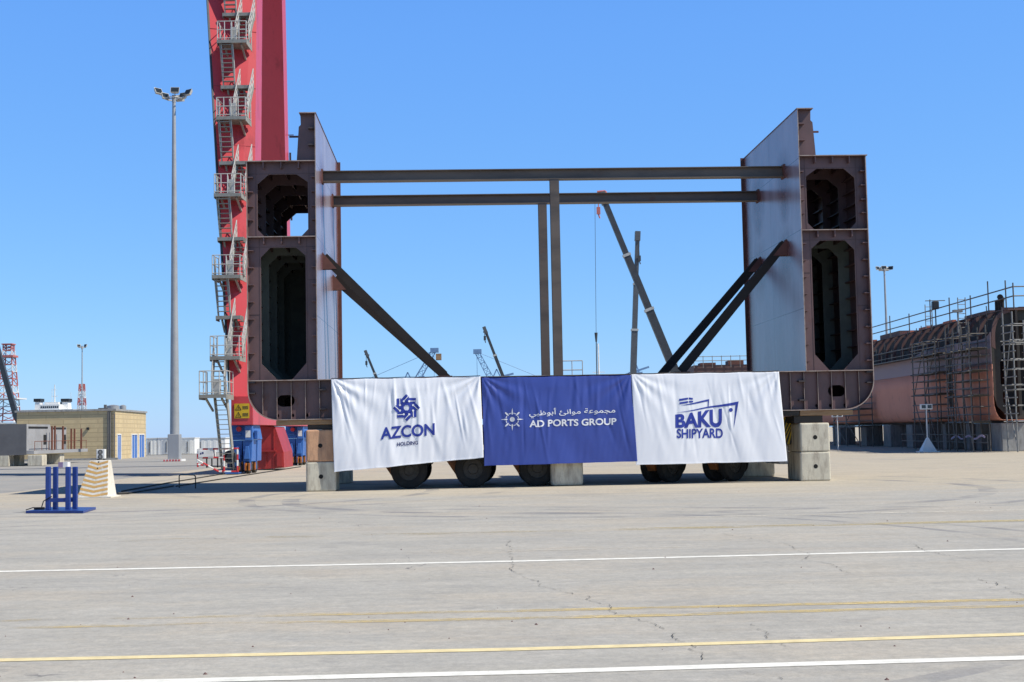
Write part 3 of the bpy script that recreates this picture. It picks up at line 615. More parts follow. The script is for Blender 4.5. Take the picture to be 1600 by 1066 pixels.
# ------------------------------------------------------------------ banners
def banner(name, corners, cloth, label, seed, amp, pts=()):
    TL, TR, BR, BL = corners
    vt, vb = -.08, -.19
    c = [ML(*TL, vt), ML(*TR, vt), ML(*BR, vb), ML(*BL, vb)]
    base = MF @ ((c[0]+c[1]+c[2]+c[3])/4); base.z = 2.3
    t = thing(name, label, 'banner', base, YAW, 'company banners hung along the hull section')
    off = MFI @ base
    rnd = random.Random(seed)
    folds = []
    for i in range(46):
        s0 = rnd.random(); folds.append((s0, rnd.uniform(-.10,.16), rnd.uniform(.004,.014), rnd.uniform(.25,1.0)*rnd.choice((1,1,-1)), rnd.uniform(0,.75), rnd.uniform(.25,.6)))
    def hgt(s, tt):
        h = 0
        for s0, sl_, wd, a, tc, tl in folds:
            x = (s - s0 - sl_*tt)/ (wd*(1+1.2*tt)); e = max(0.0, 1-abs(tt-tc)/tl)
            if e <= 0 or abs(x) > 4: continue
            h += a*math.exp(-x*x)*e*e*(3-2*e)
        h *= .021*amp
        h += .050*amp*noise.noise(Vector((s*3.2+seed, tt*1.0, .3))) + .026*amp*noise.noise(Vector((s*11-tt*1.6+seed, tt*1.3, 2.3)))*(.4+.8*tt) + .006*amp*noise.noise(Vector((s*34+tt*4, tt*5, seed)))
        h += .045*(tt)**2*math.sin(s*9+seed)*amp
        # fans of creases from the tied top corners
        for cs, sg in ((0.0, 1), (1.0, -1)):
            dx = (s-cs)*sg*1.7; r = math.hypot(dx, tt); an = math.atan2(dx, tt+.02)
            h += .028*amp*math.sin(an*15+seed)*math.exp(-r*2.4)*min(1, r*8)
        return h
    def P(s, tt, d=0.0):
        top = c[0].lerp(c[1], s); bot = c[3].lerp(c[2], s); p = top.lerp(bot, tt) - off
        sag = .014*math.sin(s*math.pi*4)**2*(1-tt) ; p.z -= sag + .02*tt*noise.noise(Vector((s*7, seed, 1)))
        p.y -= (hgt(s, tt)*min(1, tt*6+.25) + d + .02*math.sin(tt*math.pi)); return p
    nx, ny = 190, 90; b = MB()
    b.add([P(i/nx, j/ny) for j in range(ny+1) for i in range(nx+1)], [(j*(nx+1)+i, (j+1)*(nx+1)+i, (j+1)*(nx+1)+i+1, j*(nx+1)+i+1) for j in range(ny) for i in range(nx)])
    cl = b.build('cloth', cloth, t, smooth=True)
    sd = cl.modifiers.new('thick', 'SOLIDIFY'); sd.thickness = .003; sd.offset = 1
    hem = MB()
    n = 60
    for i in range(n): hem.bar(P(i/n, .995, .006), P((i+1)/n, .995, .006), .012, .03)
    hem.build('hem', 'print_white' if cloth == 'white_cloth' else cloth, t)
    rp = MB()
    for i in range(n): rp.tube(P(i/n, 0, 0)+Vector((0,0,.025)), P((i+1)/n, 0, 0)+Vector((0,0,.025)), .012, None, 5)
    rp.build('rope', 'black_paint', t)
    def inv(px, py):   # picture point -> cloth coordinates
        q = ML(px, py, -.3); s, tt = .5, .5
        for _ in range(8):
            tt_ = tt; top = c[0].lerp(c[1], s); bot = c[3].lerp(c[2], s); tt = (top.z-q.z)/(top.z-bot.z)
            lft = c[0].lerp(c[3], tt); rgt = c[1].lerp(c[2], tt); s = (q.x-lft.x)/(rgt.x-lft.x)
        return s, tt
    def place(bm, name_, m, d=.012):
        """bm has vertices in (s, t): cut it to follow the cloth, then lay it on"""
        lo = [min(v.co[i] for v in bm.verts) for i in (0,1)]; hi = [max(v.co[i] for v in bm.verts) for i in (0,1)]
        for k in range(1, 160):
            for ax_, co_, no in ((0,(k/160,0,0),(1,0,0)), (1,(0,k/160,0),(0,1,0))):
                if not lo[ax_] < k/160 < hi[ax_]: continue
                bmesh.ops.bisect_plane(bm, geom=bm.verts[:]+bm.edges[:]+bm.faces[:], plane_co=co_, plane_no=no, dist=1e-6)
        for v in bm.verts: v.co = P(v.co.x, v.co.y, d)
        me = bpy.data.meshes.new(name_); bm.to_mesh(me); bm.free(); me.materials.append(MATS[m])
        for p in me.polygons: p.use_smooth = True
        o = bpy.data.objects.new(name_, me); col.objects.link(o); o.parent = t; return o
    def text(body, box, m, name_, offset=0.0, warp=None):
        """box: picture corners (left x, top y at left, bottom y at left, right x, top y at right, bottom y at right)"""
        cu = bpy.data.curves.new('tmp', 'FONT'); cu.body = body; cu.offset = offset; cu.resolution_u = 4
        ob = bpy.data.objects.new('tmp', cu); col.objects.link(ob); dg = bpy.context.evaluated_depsgraph_get()
        me = bpy.data.meshes.new_from_object(ob.evaluated_get(dg)); bpy.data.objects.remove(ob); bpy.data.curves.remove(cu)
        bm = bmesh.new(); bm.from_mesh(me); bpy.data.meshes.remove(me)
        xs = [v.co.x for v in bm.verts]; ys = [v.co.y for v in bm.verts]; xa, xb, ya, yb = min(xs), max(xs), min(ys), max(ys)
        lx, lt, lb, rx, rtp, rb = box
        for v in bm.verts:
            fx = (v.co.x-xa)/(xb-xa); fy = (v.co.y-ya)/(yb-ya)
            px = lx+(rx-lx)*fx; tp = lt+(rtp-lt)*fx; bt = lb+(rb-lb)*fx; s, tt = inv(px, bt+(tp-bt)*fy); v.co = (s, tt, 0)
        return place(bm, name_, m)
    def shape(polys, m, name_, d=.012):
        bm = bmesh.new()
        for loops in polys:
            if not isinstance(loops[0][0], (tuple, list)): loops = [loops]
            tri = geometry.tessellate_polygon([[Vector((a, b_, 0)) for a, b_ in l] for l in loops]); flat = [p for l in loops for p in l]
            vs = [bm.verts.new((*inv(*p), 0)) for p in flat]
            for q in tri:
                try: bm.faces.new([vs[i] for i in q])
                except ValueError: pass
        return place(bm, name_, m, d)
    return text, shape
def rot(p, a, cx=0, cy=0, k=1): return (cx+k*(p[0]*math.cos(a)-p[1]*math.sin(a)), cy-k*(p[0]*math.sin(a)+p[1]*math.cos(a)))
def disc(cx, cy, r, n=20): return [(cx+r*math.cos(2*math.pi*i/n), cy+r*math.sin(2*math.pi*i/n)) for i in range(n)]

tx, shp = banner('fabric_banner', ((517.4,592.6),(750.5,588.3),(755.5,715),(522,738)), 'white_cloth', 'creased white banner with a blue pinwheel emblem, leftmost of the three', 11, 1.1)
tx('AZCON', (594.4,667.5,687,679.2,661,680.2), 'print_blue', 'lettering', .03)
tx('HOLDING', (620.2,691.6,697.6,652.9,688.6,694.8), 'print_navy', 'lettering', .026)
arms, white = [], []
for k in range(8):
    a = -k*math.pi/4
    arms.append([rot(p, a, 635, 637.2, 19.4) for p in ((-.16,.40),(.40,.40),(.42,.45),(.76,.45),(.76,.80),(-.02,.80),(-.26,.60))])
    arms.append([rot(p, a, 635, 637.2, 19.4) for p in ((-.14,.22),(.14,.22),(.30,.50),(-.24,.58))])
    white.append([rot(p, a, 635, 637.2, 19.4) for p in ((.22,.51),(.745,.53),(.745,.585),(.22,.565))])
    white.append([rot(p, a, 635, 637.2, 19.4) for p in disc(.22, .53, .085, 12)])
shp(arms, 'print_blue', 'emblem'); shp(white, 'print_white', 'emblem_slits', .020)

tx, shp = banner('fabric_banner', ((752.4,590),(985.7,585.9),(995.8,721),(756.7,728)), 'blue_cloth', 'royal blue banner with a white compass star and Arabic lettering', 23, 1.0)
w1 = '\uFEE3\uFEA0\uFEE4\uFEEE\uFECB\uFE94'; w2_ = '\uFEE3\uFEEE\uFE8D\uFEE7\uFE8A'; w3 = '\uFE83\uFE91\uFEEE\uFEC7\uFE92\uFEF2'
tx(w3[::-1]+' '+w2_[::-1]+' '+w1[::-1], (827.2,639,653.4,962.3,633.8,648.8), 'print_white', 'lettering', .010)
tx('AD PORTS GROUP', (827.6,656.6,667.6,964,652.8,663.6), 'print_white', 'lettering', .026)
rays = [disc(800.7,655.2,3.8)]
for k in range(8):
    a = k*math.pi/4
    if k % 2 == 0: q = ((-.075,.52),(-.03,.42),(.03,.42),(.075,.52),(0,1.02))
    else: q = ((-.055,.86),(-.075,.62),(0,.42),(.075,.62),(.055,.86),(0,.90))
    rays.append([rot(p, a, 800.7, 655.2, 17.6) for p in q])
    for f0_, f1_ in ((.22,.38),(.42,.58)):
        t0, t1 = a+f0_*math.pi/4*1.25, a+f1_*math.pi/4*1.25; m_ = 4
        rays.append([rot((r*math.sin(-t0-(t1-t0)*i/m_), r*math.cos(-t0-(t1-t0)*i/m_)), 0, 800.7, 655.2, 17.6) for r, rng in ((.60, range(m_+1)), (.52, range(m_, -1, -1))) for i in rng])
shp(rays, 'print_white', 'emblem')

tx, shp = banner('fabric_banner', ((986.4,584.9),(1217,580.8),(1229.7,720.8),(994,726.7)), 'white_cloth', 'white banner with a blue ship outline emblem, rightmost of the three', 37, .65)
def Z(x, y): return (1030+x/10.66, 600+y/10.66)
tx('BAKU', (*Z(280,508), Z(0,735)[1], *Z(1060,403), Z(0,722)[1]), 'print_blue', 'lettering', .04)
tx('SHIPYARD', (*Z(300,748), Z(0,905)[1], *Z(1075,738), Z(0,905)[1]), 'print_blue', 'lettering', .026)
shp([[Z(*p) for p in q] for q in (
    ((280,483),(830,378),(1340,288),(1255,745),(1288,345),(840,400),(560,444)),
    ((350,358),(850,253),(838,378),(826,378),(830,288),(560,336)),
    ((343,247),(492,220),(494,252),(348,280)), ((505,218),(574,228),(576,256),(508,250)),
    ((348,303),(494,278),(496,308),(352,335)), ((508,276),(578,274),(578,300),(510,306)))] + [disc(*Z(1208,428), 3.1)], 'print_blue', 'emblem')

# ------------------------------------------------------------------ gantry crane at the left
CR = Vector((-14.0, 68.0, 0))
gc = thing('gantry_crane', 'tall red gantry crane leg with zigzag stairs and blue bogies behind the hull section', 'crane', CR)
def Yf(z, x): return 68.0 + (z-3.9)*.23 - .42*max(0, (-13.3-(z-3.95)*.042) - x)
def onface(px, py):
    Y = 70.0
    for _ in range(12): p = at(px, py, Y); Y = Yf(p.z, p.x)
    return at(px, py, Y)
bl, br_ = onface(361,626), onface(395,626); tl, trr = onface(325.4,0), onface(401,0)
def ext(a, b_, z): return a + (b_-a)*((z-a.z)/(b_.z-a.z))
ZTOP = 34.0
l0, r0, l1, r1 = ext(bl,tl,3.95), ext(br_,trr,3.95), ext(bl,tl,ZTOP), ext(br_,trr,ZTOP)
dp = Vector((.0, 1.7, 0))
MB().hexa([l0, r0, r0+dp, l0+dp, l1, r1, r1+dp, l1+dp]).build('front_leg', 'red_paint', gc, world=True)
e = MB(); e.bar(l0+Vector((-.06,.05,0)), l1+Vector((-.06,.05,0)), .10, .14); e.build('cable_tray', 'dark_steel', gc, world=True)
# weld stiffening seams on the leg face
sm_ = MB()
for k in range(1, 9):
    z = 3.95+k*3.4; a, c_ = ext(l0,l1,z), ext(r0,r1,z); sm_.bar(a+Vector((0,-.012,0)), c_+Vector((0,-.012,0)), .02, .03)
sm_.build('weld_seam', 'buffer_red', gc, world=True)
# rear leg leaning forward
def Yr(z): return 88.0 - (z-3.9)*.23
def onrear(px, py):
    Y = 84.0
    for _ in range(12): p = at(px, py, Y); Y = Yr(p.z)
    return at(px, py, Y)
q0, q1 = onrear(447.5,330), onrear(440.5,0)
r0b, r1b = ext(q0,q1,3.9), ext(q0,q1,ZTOP)
wid0, wid1 = Vector((-1.9,0,0)), Vector((-2.9,0,0)); dp2 = Vector((0,1.35,0))
MB().hexa([r0b+wid0, r0b, r0b+dp2, r0b+wid0+dp2, r1b+wid1, r1b, r1b+dp2, r1b+wid1+dp2]).build('rear_leg', 'red_paint', gc, world=True)
lt_ = MB()
for z in (18.2, 21.4): a = ext(r0b,r1b,z)+dp2; lt_.bar(a, a+Vector((.35,0,0)), .05)
lt_.bar(ext(r0b,r1b,16.0)+dp2+Vector((.1,0,0)), ext(r0b,r1b,20.3)+dp2+Vector((.1,0,0)), .12); lt_.build('cable_bracket', 'dark_steel', gc, world=True)
# sill beam
s0, s1 = at(361,626,67.6), at(394.5,664,67.6)
MB().box((s0.x, 67.6, s1.z), (s1.x+.02, 96, 3.94)).build('sill_beam', 'red_paint', gc, world=True, bevel=.02)
b = MB()
for i, yy in enumerate((80.5, 82.0, 83.5, 88.0)): b.box((s1.x+.024, yy, s1.z+.25), (s1.x+.03, yy+.8, s1.z+.8), 0)
b.build('letter_patch', 'white_paint', gc, world=True)
sg0, sg1 = at(366,631,67.56), at(389.5,653.5,67.56)
sign = MB().box((sg0.x, 67.56, sg0.z), (sg1.x, 67.585, sg1.z)).build('warning_sign', 'yellow_paint', gc, world=True)
b = MB()
def ring(ct, r, wd, y):
    tri_o = [(ct[0]+r*math.sin(t), ct[1]+r*math.cos(t)) for t in (0, 2*math.pi/3, 4*math.pi/3)]; k = 1-wd
    tri_i = [(ct[0]+r*k*math.sin(t), ct[1]+r*k*math.cos(t)) for t in (0, 2*math.pi/3, 4*math.pi/3)]
    b.prism([tri_o, tri_i], lambda p, q: (p, y, q), lambda p, q: (p, y+.006, q))
wS, hS = sg1.x-sg0.x, sg0.z-sg1.z
for fz in (.28, .77):
    ct = (sg0.x+wS*.27, sg0.z-hS*fz-.03); ring(ct, .19, .28, 67.552); b.box((ct[0]-.015,67.552,ct[1]-.05), (ct[0]+.015,67.558,ct[1]+.06))
for fz in (.2,.28,.36,.68,.76,.84): b.box((sg0.x+wS*.55,67.554,sg0.z-hS*fz-.015), (sg0.x+wS*.93,67.558,sg0.z-hS*fz+.015))
b.build('sign_symbols', 'black_paint', sign, world=True)
# stairs
def platform(px0, px1, py, dep=1.5, rail=1.05, name='stair_platform', rails=True):
    a, c_ = onface(px0, py), onface(px1, py); yc_ = Yf(a.z, (a.x+c_.x)/2); y1_, y0_ = yc_+.02, yc_-dep; z = a.z
    b = MB(); b.box((a.x, y0_, z-.10), (c_.x, y1_, z)); b.box((a.x-.03, y0_-.03, z-.15), (c_.x+.03, y0_, z+.03)); b.box((a.x-.03, y0_, z-.22), (a.x, y1_, z+.04)); b.box((c_.x, y0_, z-.22), (c_.x+.03, y1_, z+.04))
    for f in (.2,.8): xx = a.x+(c_.x-a.x)*f; b.bar((xx, y1_+.1, z-.75), (xx, y0_+.25, z-.16), .09)
    o = b.build(name, 'grating', gc, world=True)
    r = MB()
    cs = [(a.x, y1_-.05), (a.x, y0_), ((a.x+c_.x)/2, y0_), (c_.x, y0_), (c_.x, y1_-.05)]
    for x, y in cs+[(a.x+(c_.x-a.x)*.25, y0_), (a.x+(c_.x-a.x)*.75, y0_), (a.x, (y0_+y1_)/2), (c_.x, (y0_+y1_)/2)]: r.tube((x, y, z), (x, y, z+rail), .027, None, 6)
    for h in (.12, rail*.55, rail):
        for (xa, ya), (xb, yb) in zip(cs, cs[1:]): r.tube((xa,ya,z+h), (xb,yb,z+h), .025, None, 6)
    if dep > 1.2: MB().box((a.x+.65, y0_+.25, z+.02), (a.x+.98, y0_+.45, z+.80)).build('control_box', 'galvanised', gc, world=True)
    if rails: r.build('railing', 'galvanised', o, world=True)
    return a, c_, z
def flight(pt_, pb_, wd, rails=True):
    """steep stair seen from the front: stringers, treads, hand rails"""
    pt_, pb_ = Vector(pt_), Vector(pb_); b = MB(); X = Vector((wd/2,0,0))
    for s in (-1, 1): b.bar(pt_+X*s, pb_+X*s, .05, .20, (0,1,0))
    n = max(6, int(abs(pt_.z-pb_.z)/.24))
    for i in range(1, n): q = pt_.lerp(pb_, i/n); b.box((q.x-wd/2, q.y-.11, q.z-.015), (q.x+wd/2, q.y+.11, q.z+.02))
    o = b.build('stair_flight', 'grating', gc, world=True)
    if rails:
        r = MB(); up = Vector((0,-.10,.95))
        for s in (-1, 1):
            r.tube(pt_+X*s+up, pb_+X*s+up, .030, None, 6); r.tube(pt_+X*s+up*.66, pb_+X*s+up*.66, .026, None, 6); r.tube(pt_+X*s+up*.33, pb_+X*s+up*.33, .026, None, 6)
            for f in (0,.25,.5,.75,1): q = pt_.lerp(pb_, f)+X*s; r.tube(q, q+up, .024, None, 6)
        r.build('handrail', 'galvanised', o, world=True)
plats = [(349,396,-48),(347,395,73),(346,394,191),(343,387,309.5),(340,386,435),(337,385,560)]
lands = [25,138,256,374,496]
for p in plats: platform(*p)
for i, ly in enumerate(lands):
    xl = 362-i*2.4; a = onface(xl, ly); top = onface(xl, plats[i][2]); bot = onface(xl+26, plats[i+1][2])
    aa, cc, zz = platform(xl-11, xl+37-i*2, ly, .75, .9, 'stair_landing', False)
    flight((top.x, Yf(top.z, top.x)-1.15, top.z), (a.x+.05, Yf(a.z, a.x)-.45, a.z), .62, True)
    lx = onface(xl+26, ly)
    flight((lx.x+.08, Yf(lx.z, lx.x)-.35, lx.z), (bot.x-.12, Yf(bot.z, bot.x)-1.1, bot.z), .72, True)
pl = platform(322, 366, 619, 1.7, 1.2, 'stair_landing')
p5 = onface(352, 560); p6 = onface(347, 619)
flight((p5.x, Yf(p5.z, p5.x)-1.1, p5.z), (p6.x, Yf(p6.z, p6.x)-.9, p6.z), .62, True)
p7 = onface(350, 619); flight((p7.x, Yf(p7.z, p7.x)-.9, p7.z), (p7.x+.25, 67.2, .1), .60, True)
# bogies
def crane_bogie(Y, mir):
    b = MB(); xa, xb = -14.45, -13.42
    b.hexa([(xa-.05,Y,1.72),(xb+.1,Y,1.72),(xb+.1,Y+2.6,1.72),(xa-.05,Y+2.6,1.72),(xa-.05,Y+.15,2.5),(xb,Y+.15,2.5),(xb,Y+2.4,2.5),(xa-.05,Y+2.4,2.5)])
    b.box((xa+.75,Y-.22,1.68), (xb+.12,Y-.004,2.46)); b.box((xb+.12,Y+.2,1.75), (xb+.30,Y+.9,2.2)); b.box((xa+.1,Y-.10,1.95),(xa+.55,Y-.003,2.05))
    o = b.build('equalizer_beam', 'blue_paint', gc, world=True, bevel=.03)
    MB().box((xa+.02,Y+.2,2.503), (xb,Y+2.4,2.66)).build('bearing', 'dark_steel', gc, world=True)
    m = MB(); m.box((xa+.80,Y-.225,1.85), (xa+1.05,Y-.222,2.2)); m.build('label_plate', 'white_paint', o, world=True)
    m = MB(); m.tube((xa+.42,Y-.06,2.28), (xa+.42,Y+.1,2.28), .13, None, 14); m.build('end_button', 'signal_red', o, world=True)
    for k, (xo, y0_) in enumerate(((xa+.12, Y-.05), (xa+.66, Y-.16), (xa+.12, Y+1.35), (xa+.66, Y+1.3))):
        q = MB(); q.hexa([(xo,y0_,.62),(xo+.42,y0_,.62),(xo+.42,y0_+1.2,.62),(xo,y0_+1.2,.62),(xo-.04,y0_+.1,1.7),(xo+.46,y0_+.1,1.7),(xo+.46,y0_+1.1,1.7),(xo-.04,y0_+1.1,1.7)]); q.hexa([(xo+.05,y0_-.12,.75),(xo+.37,y0_-.12,.75),(xo+.37,y0_-.004,.75),(xo+.05,y0_-.004,.75),(xo+.12,y0_-.06,1.4),(xo+.30,y0_-.06,1.4),(xo+.30,y0_-.0,1.4),(xo+.12,y0_-.0,1.4)])
        q.bar((xo+.08,y0_-.03,.62),(xo+.08,y0_-.03,.2),.09); q.bar((xo+.36,y0_-.03,.62),(xo+.36,y0_-.03,.2),.09)
        tk = q.build('truck', 'blue_paint', gc, world=True, bevel=.02)
        for yy in (.33,):
            ww = MB(); ww.wheel((xo+.21,y0_+yy,.36), (1,0,0), .355, .22, 20); ww.tube((xo+.12,y0_+yy,.36),(xo+.38,y0_+yy,.36),.2,None,14); ww.build('wheel', 'hub_steel', tk, world=True, smooth=True)
        mm = MB().box((xo+.12,y0_-.25,.18),(xo+.2,y0_-.03,.55)); mm.box((xo+.3,y0_-.25,.18),(xo+.38,y0_-.03,.55)); mm.build('rail_sweep', 'orange_paint', tk, world=True)
crane_bogie(68.0, 1); crane_bogie(84.5, 1); 
# red buffer frame between the bogies
def Q(px, py, Y): p = at(px, py, Y); return (p.x, p.z)
Yb = 74.5
poly = [Q(402,734,Yb), Q(444,731,Yb), Q(443,706,Yb), Q(430,667,Yb), Q(402,665,Yb)]
b = MB(); b.prism([poly], lambda p, q: (p, Yb, q), lambda p, q: (p, Yb+3.0, q)); bf = b.build('buffer_frame', 'buffer_red', gc, world=True, bevel=.02)
b = MB(); a = Q(428,667,Yb); c_ = Q(428.5,733,Yb); b.bar((a[0],Yb-.02,a[1]),(c_[0],Yb-.02,c_[1]),.05)
a = Q(403,705,Yb); c_ = Q(432,704,Yb); b.box((a[0],Yb-.22,a[1]-.04),(c_[0],Yb-.004,a[1]+.03)); a = Q(416,708,Yb); b.bar((a[0],Yb-.06,a[1]),(a[0],Yb-.06,.15),.05)
a = Q(433,709,Yb); b.box((a[0],Yb-.10,.2),(a[0]+.30,Yb-.004,.95)); b.build('rib', 'buffer_red', bf, world=True)
# cable reel cage with red and white tubes
Yc = 67.0
def C3(px, py, Y=Yc): return at(px, py, Y)
for a, c_ in (((309,702),(373,701)), ((309,715),(350,715)), ((350,702),(350,738)), ((371,701),(371,737)), ((350,737),(373,737)), ((309,702),(309,717)), ((309,719),(342,737)), ((309,726),(318,727)), ((342,737),(352,736)), ((309,717),(309,730))):
    MB().striped(C3(*a), C3(*c_), .05).build('cage_tube', ['white_paint','signal_red'], gc, world=True)
a, c_ = C3(310,703.5), C3(334,714); cab = MB().box((a.x, Yc-.06, a.z), (c_.x, Yc+.5, c_.z)).build('cabinet', 'white_paint', gc, world=True, bevel=.015)
b = MB(); w_ = c_.x-a.x; b.box((a.x+w_*.12,Yc-.068,c_.z+.13),(a.x+w_*.2,Yc-.062,c_.z+.22)); b.box((a.x+w_*.24,Yc-.068,c_.z+.16),(a.x+w_*.36,Yc-.062,c_.z+.25)); b.build('cabinet_mark', 'print_navy', cab, world=True)
a, c_ = C3(352.5,704.5), C3(369.5,734); MB().box((a.x, Yc+.35, a.z), (c_.x, Yc+.42, c_.z)).build('reel_panel', 'blue_paint', gc, world=True)
r_ = C3(358,714); b = MB(); b.wheel((r_.x, Yc+.2, r_.z), (0,1,0), .33, .25, 20); b.tube((r_.x,Yc+.0,r_.z),(r_.x,Yc+.34,r_.z),.14,None,14); r_ = C3(365,727); b.wheel((r_.x,Yc+.2,r_.z),(0,1,0),.27,.2,18); b.build('cable_reel', 'dark_steel', gc, world=True, smooth=True)
a, c_ = C3(352,737), C3(373,742); MB().box((a.x, Yc-.1, .05), (c_.x, Yc+1.5, a.z-.06)).build('reel_base', 'blue_paint', gc, world=True)
b = MB()
for px in (323, 331, 340, 346): p = C3(px, 716, 67.8); b.bar((p.x,67.8,p.z),(p.x,67.8,.35),.06)
a, c_ = C3(316,715.5,67.8), C3(349,716,67.8); b.bar((a.x,67.8,a.z),(c_.x,67.8,a.z),.10); b.bar((a.x+.2,67.8,.4),(c_.x,67.8,.4),.06); b.build('reel_legs', 'dark_steel', gc, world=True)

# ------------------------------------------------------------------ floodlight masts
def mast(name, px, ptop, pbase, Y, label, heads, r0_, r1_, detail=True, hs_=1.0, m='mast_grey'):
    base = at(px, pbase, Y); base.z = 0; top = at(px-2, ptop, Y); H = top.z
    t = thing(name, label, 'light mast', base, 0, 'floodlight masts around the yard')
    b = MB(); secs = 3
    b.tube((0,0,0 if not detail else .3), (0,0,H*.36), r0_, r0_*.78, 12); b.tube((0,0,H*.36+.002), (0,0,H*.7), r0_*.76, (r0_*.76+r1_)/2, 12); b.tube((0,0,H*.7+.002), (0,0,H), (r0_*.76+r1_)/2-.01, r1_, 12)
    b.build('pole', m, t, smooth=True)
    if detail:
        MB().box((-.47,-.42,.2), (.47,.42,2.2)).build('base_cabinet', m, t, bevel=.05)
        q = MB(); q.box((-.72,-.7,.01),(.72,.7,.17))
        for i in range(6): q.box((-.72+.24*i,-.76,.02),(-.61+.24*i,-.71,.16), 1)
        q.build('plinth', ['white_paint','signal_red'], t)
    q = MB()
    for i in range(10): q.tube((math.cos(i*.628)*.7*hs_, math.sin(i*.628)*.7*hs_, H-.25), (math.cos((i+1)*.628)*.7*hs_, math.sin((i+1)*.628)*.7*hs_, H-.25), .05*hs_, None, 6)
    for i in range(4): q.bar((0,0,H-.2), (math.cos(i*1.571)*.7*hs_, math.sin(i*1.571)*.7*hs_, H-.25), .06*hs_)
    q.tube((0,0,H-.55), (0,0,H+.05), .16*hs_, None, 10); q.build('ring', m, t)
    for k, (dx, dy, dz, ang, tilt) in enumerate(heads):
        c = Vector((dx,dy,H+dz)); Mx = Matrix.Translation(c) @ Matrix.Rotation(ang,4,'Z') @ Matrix.Rotation(tilt,4,'X')
        hb = MB(); hb.hexa([Mx @ Vector(v)*1 for v in ((-.36*hs_,-.10,-.28*hs_),(.36*hs_,-.10,-.28*hs_),(.24*hs_,.16,-.2*hs_),(-.24*hs_,.16,-.2*hs_),(-.36*hs_,-.10,.28*hs_),(.36*hs_,-.10,.28*hs_),(.24*hs_,.16,.2*hs_),(-.24*hs_,.16,.2*hs_))])
        hb.bar((dx*.45,dy*.45,H-.22), c-Vector((0,0,.2*hs_)), .07*hs_); ho = hb.build('floodlight', 'galvanised', t)
        MB().box((-.32*hs_,-.112,-.24*hs_),(.32*hs_,-.104,.24*hs_)).add([],[]).build('lens', 'glass_dark', ho).matrix_local = Mx
    return t
mast('floodlight_mast', 273, 150, 722, 108, 'tall grey floodlight mast standing left of the red crane', [(-1.25,-.2,.35,.9,-.5),(-.75,.1,.0,.9,-.4),(.12,-.1,.42,.1,-.5),(1.25,-.2,.2,-.6,-.5),(.75,.1,.0,-.5,-.4),(.35,.5,-.1,2.9,-.4)], .40, .14)
mast('floodlight_mast', 1392, 420, 690, 240, 'slim floodlight mast rising behind the scaffolded orange hull', [(-1.2,0,.1,.6,-.4),(1.2,0,.1,-.6,-.4),(0,.2,.2,0,-.4),(-.5,.5,0,2.5,-.3),(.6,.5,0,3.5,-.3)], .33, .16, False, 1.3)
mast('floodlight_mast', 128, 541, 690, 230, 'small distant floodlight mast rising behind the tan building', [(-.6,0,.05,.6,-.4),(.6,0,.05,-.6,-.4)], .16, .09, False, .9)

# ------------------------------------------------------------------ foreground left: blue stand, chevron block, hoop, cables
p0, p1, p2 = G(40,802.5), G(130,802.5), G(150,796.5)
bs = thing('post_stand', 'blue painted steel stand with four upright posts on a flat base plate', 'steel stand', ((p0.x+p1.x)/2, (p0.y+p1.y)/2, 0))
b = MB(); q3 = p0 + (p2-p1); b.hexa([p0+Vector((0,0,.003)), p1+Vector((0,0,.003)), p2+Vector((0,0,.003)), q3+Vector((.3,0,.003)), p0+Vector((0,0,.07)), p1+Vector((0,0,.07)), p2+Vector((0,0,.07)), q3+Vector((.3,0,.07))]); b.build('base_plate', 'stand_blue', bs, world=True, bevel=.01)
ym = p0.y+.35
tops = []
for k, (px, yy) in enumerate(((75.5,ym),(87,ym+.28),(106.5,ym),(117.5,ym+.28))):
    p = at(px, 729.5, yy); tops.append(p)
    b = MB(); b.box((p.x-.06,yy-.055,.072),(p.x+.06,yy+.055,p.z)); b.build('post', 'stand_blue', bs, world=True, bevel=.012)
b = MB(); b.bar((tops[0].x+.062,ym,.32),(tops[2].x-.062,ym,.32),.07,.10); b.bar((tops[1].x+.062,ym+.28,.30),(tops[3].x-.062,ym+.28,.30),.07,.10); b.build('tie_bar', 'stand_blue', bs, world=True)
b = MB(); a = tops[0]; b.path([Vector((a.x-.55,ym-.1,.08)), Vector((a.x-.35,ym-.12,.14)), Vector((a.x-.15,ym-.08,.12)), Vector((a.x-.1,ym-.07,.30)), Vector((a.x+.12,ym-.07,.42))], .014); b.tube((a.x-.35,ym-.05,.11),(a.x-.08,ym-.05,.11),.035); b.build('chain', 'black_paint', bs, world=True)
# chevron block
f0_, f1_ = G(120.6,779), G(168.5,778); Wd = (f1_-f0_).x; cb0 = (f0_+f1_)/2; Hc = at(150,720,cb0.y+.15).z; Dp = .98
cb = thing('chevron_block', 'white concrete counterweight with tan chevron stripes on its front face', 'concrete block', cb0, .0)
tw0 = (-Wd/2+.30, Wd/2-.075); 
def fp(a, c):   # a 0..1 across, c 0..1 up -> front face point
    xl = -Wd/2+(tw0[0]+Wd/2)*c; xr = Wd/2+(tw0[1]-Wd/2)*c; return Vector((xl+(xr-xl)*a, .30*c, .03+c*(Hc-.03)))
b = MB(); F = [fp(0,0), fp(1,0), fp(1,1), fp(0,1)]; B0, B1, B2, B3 = Vector((-Wd/2+.05,Dp,.03)), Vector((Wd/2,Dp,.03)), Vector((tw0[1]-.04,Dp-.22,Hc)), Vector((tw0[0]+.04,Dp-.22,Hc))
B1.x = Wd/2; b.add(F+[B0,B1,B2,B3], [(0,1,2,3),(1,5,6,2),(5,4,7,6),(4,0,3,7),(3,2,6,7),(0,4,5,1)])
b.build('body', 'whitewash', cb, bevel=.015)
b = MB(); nS = 8
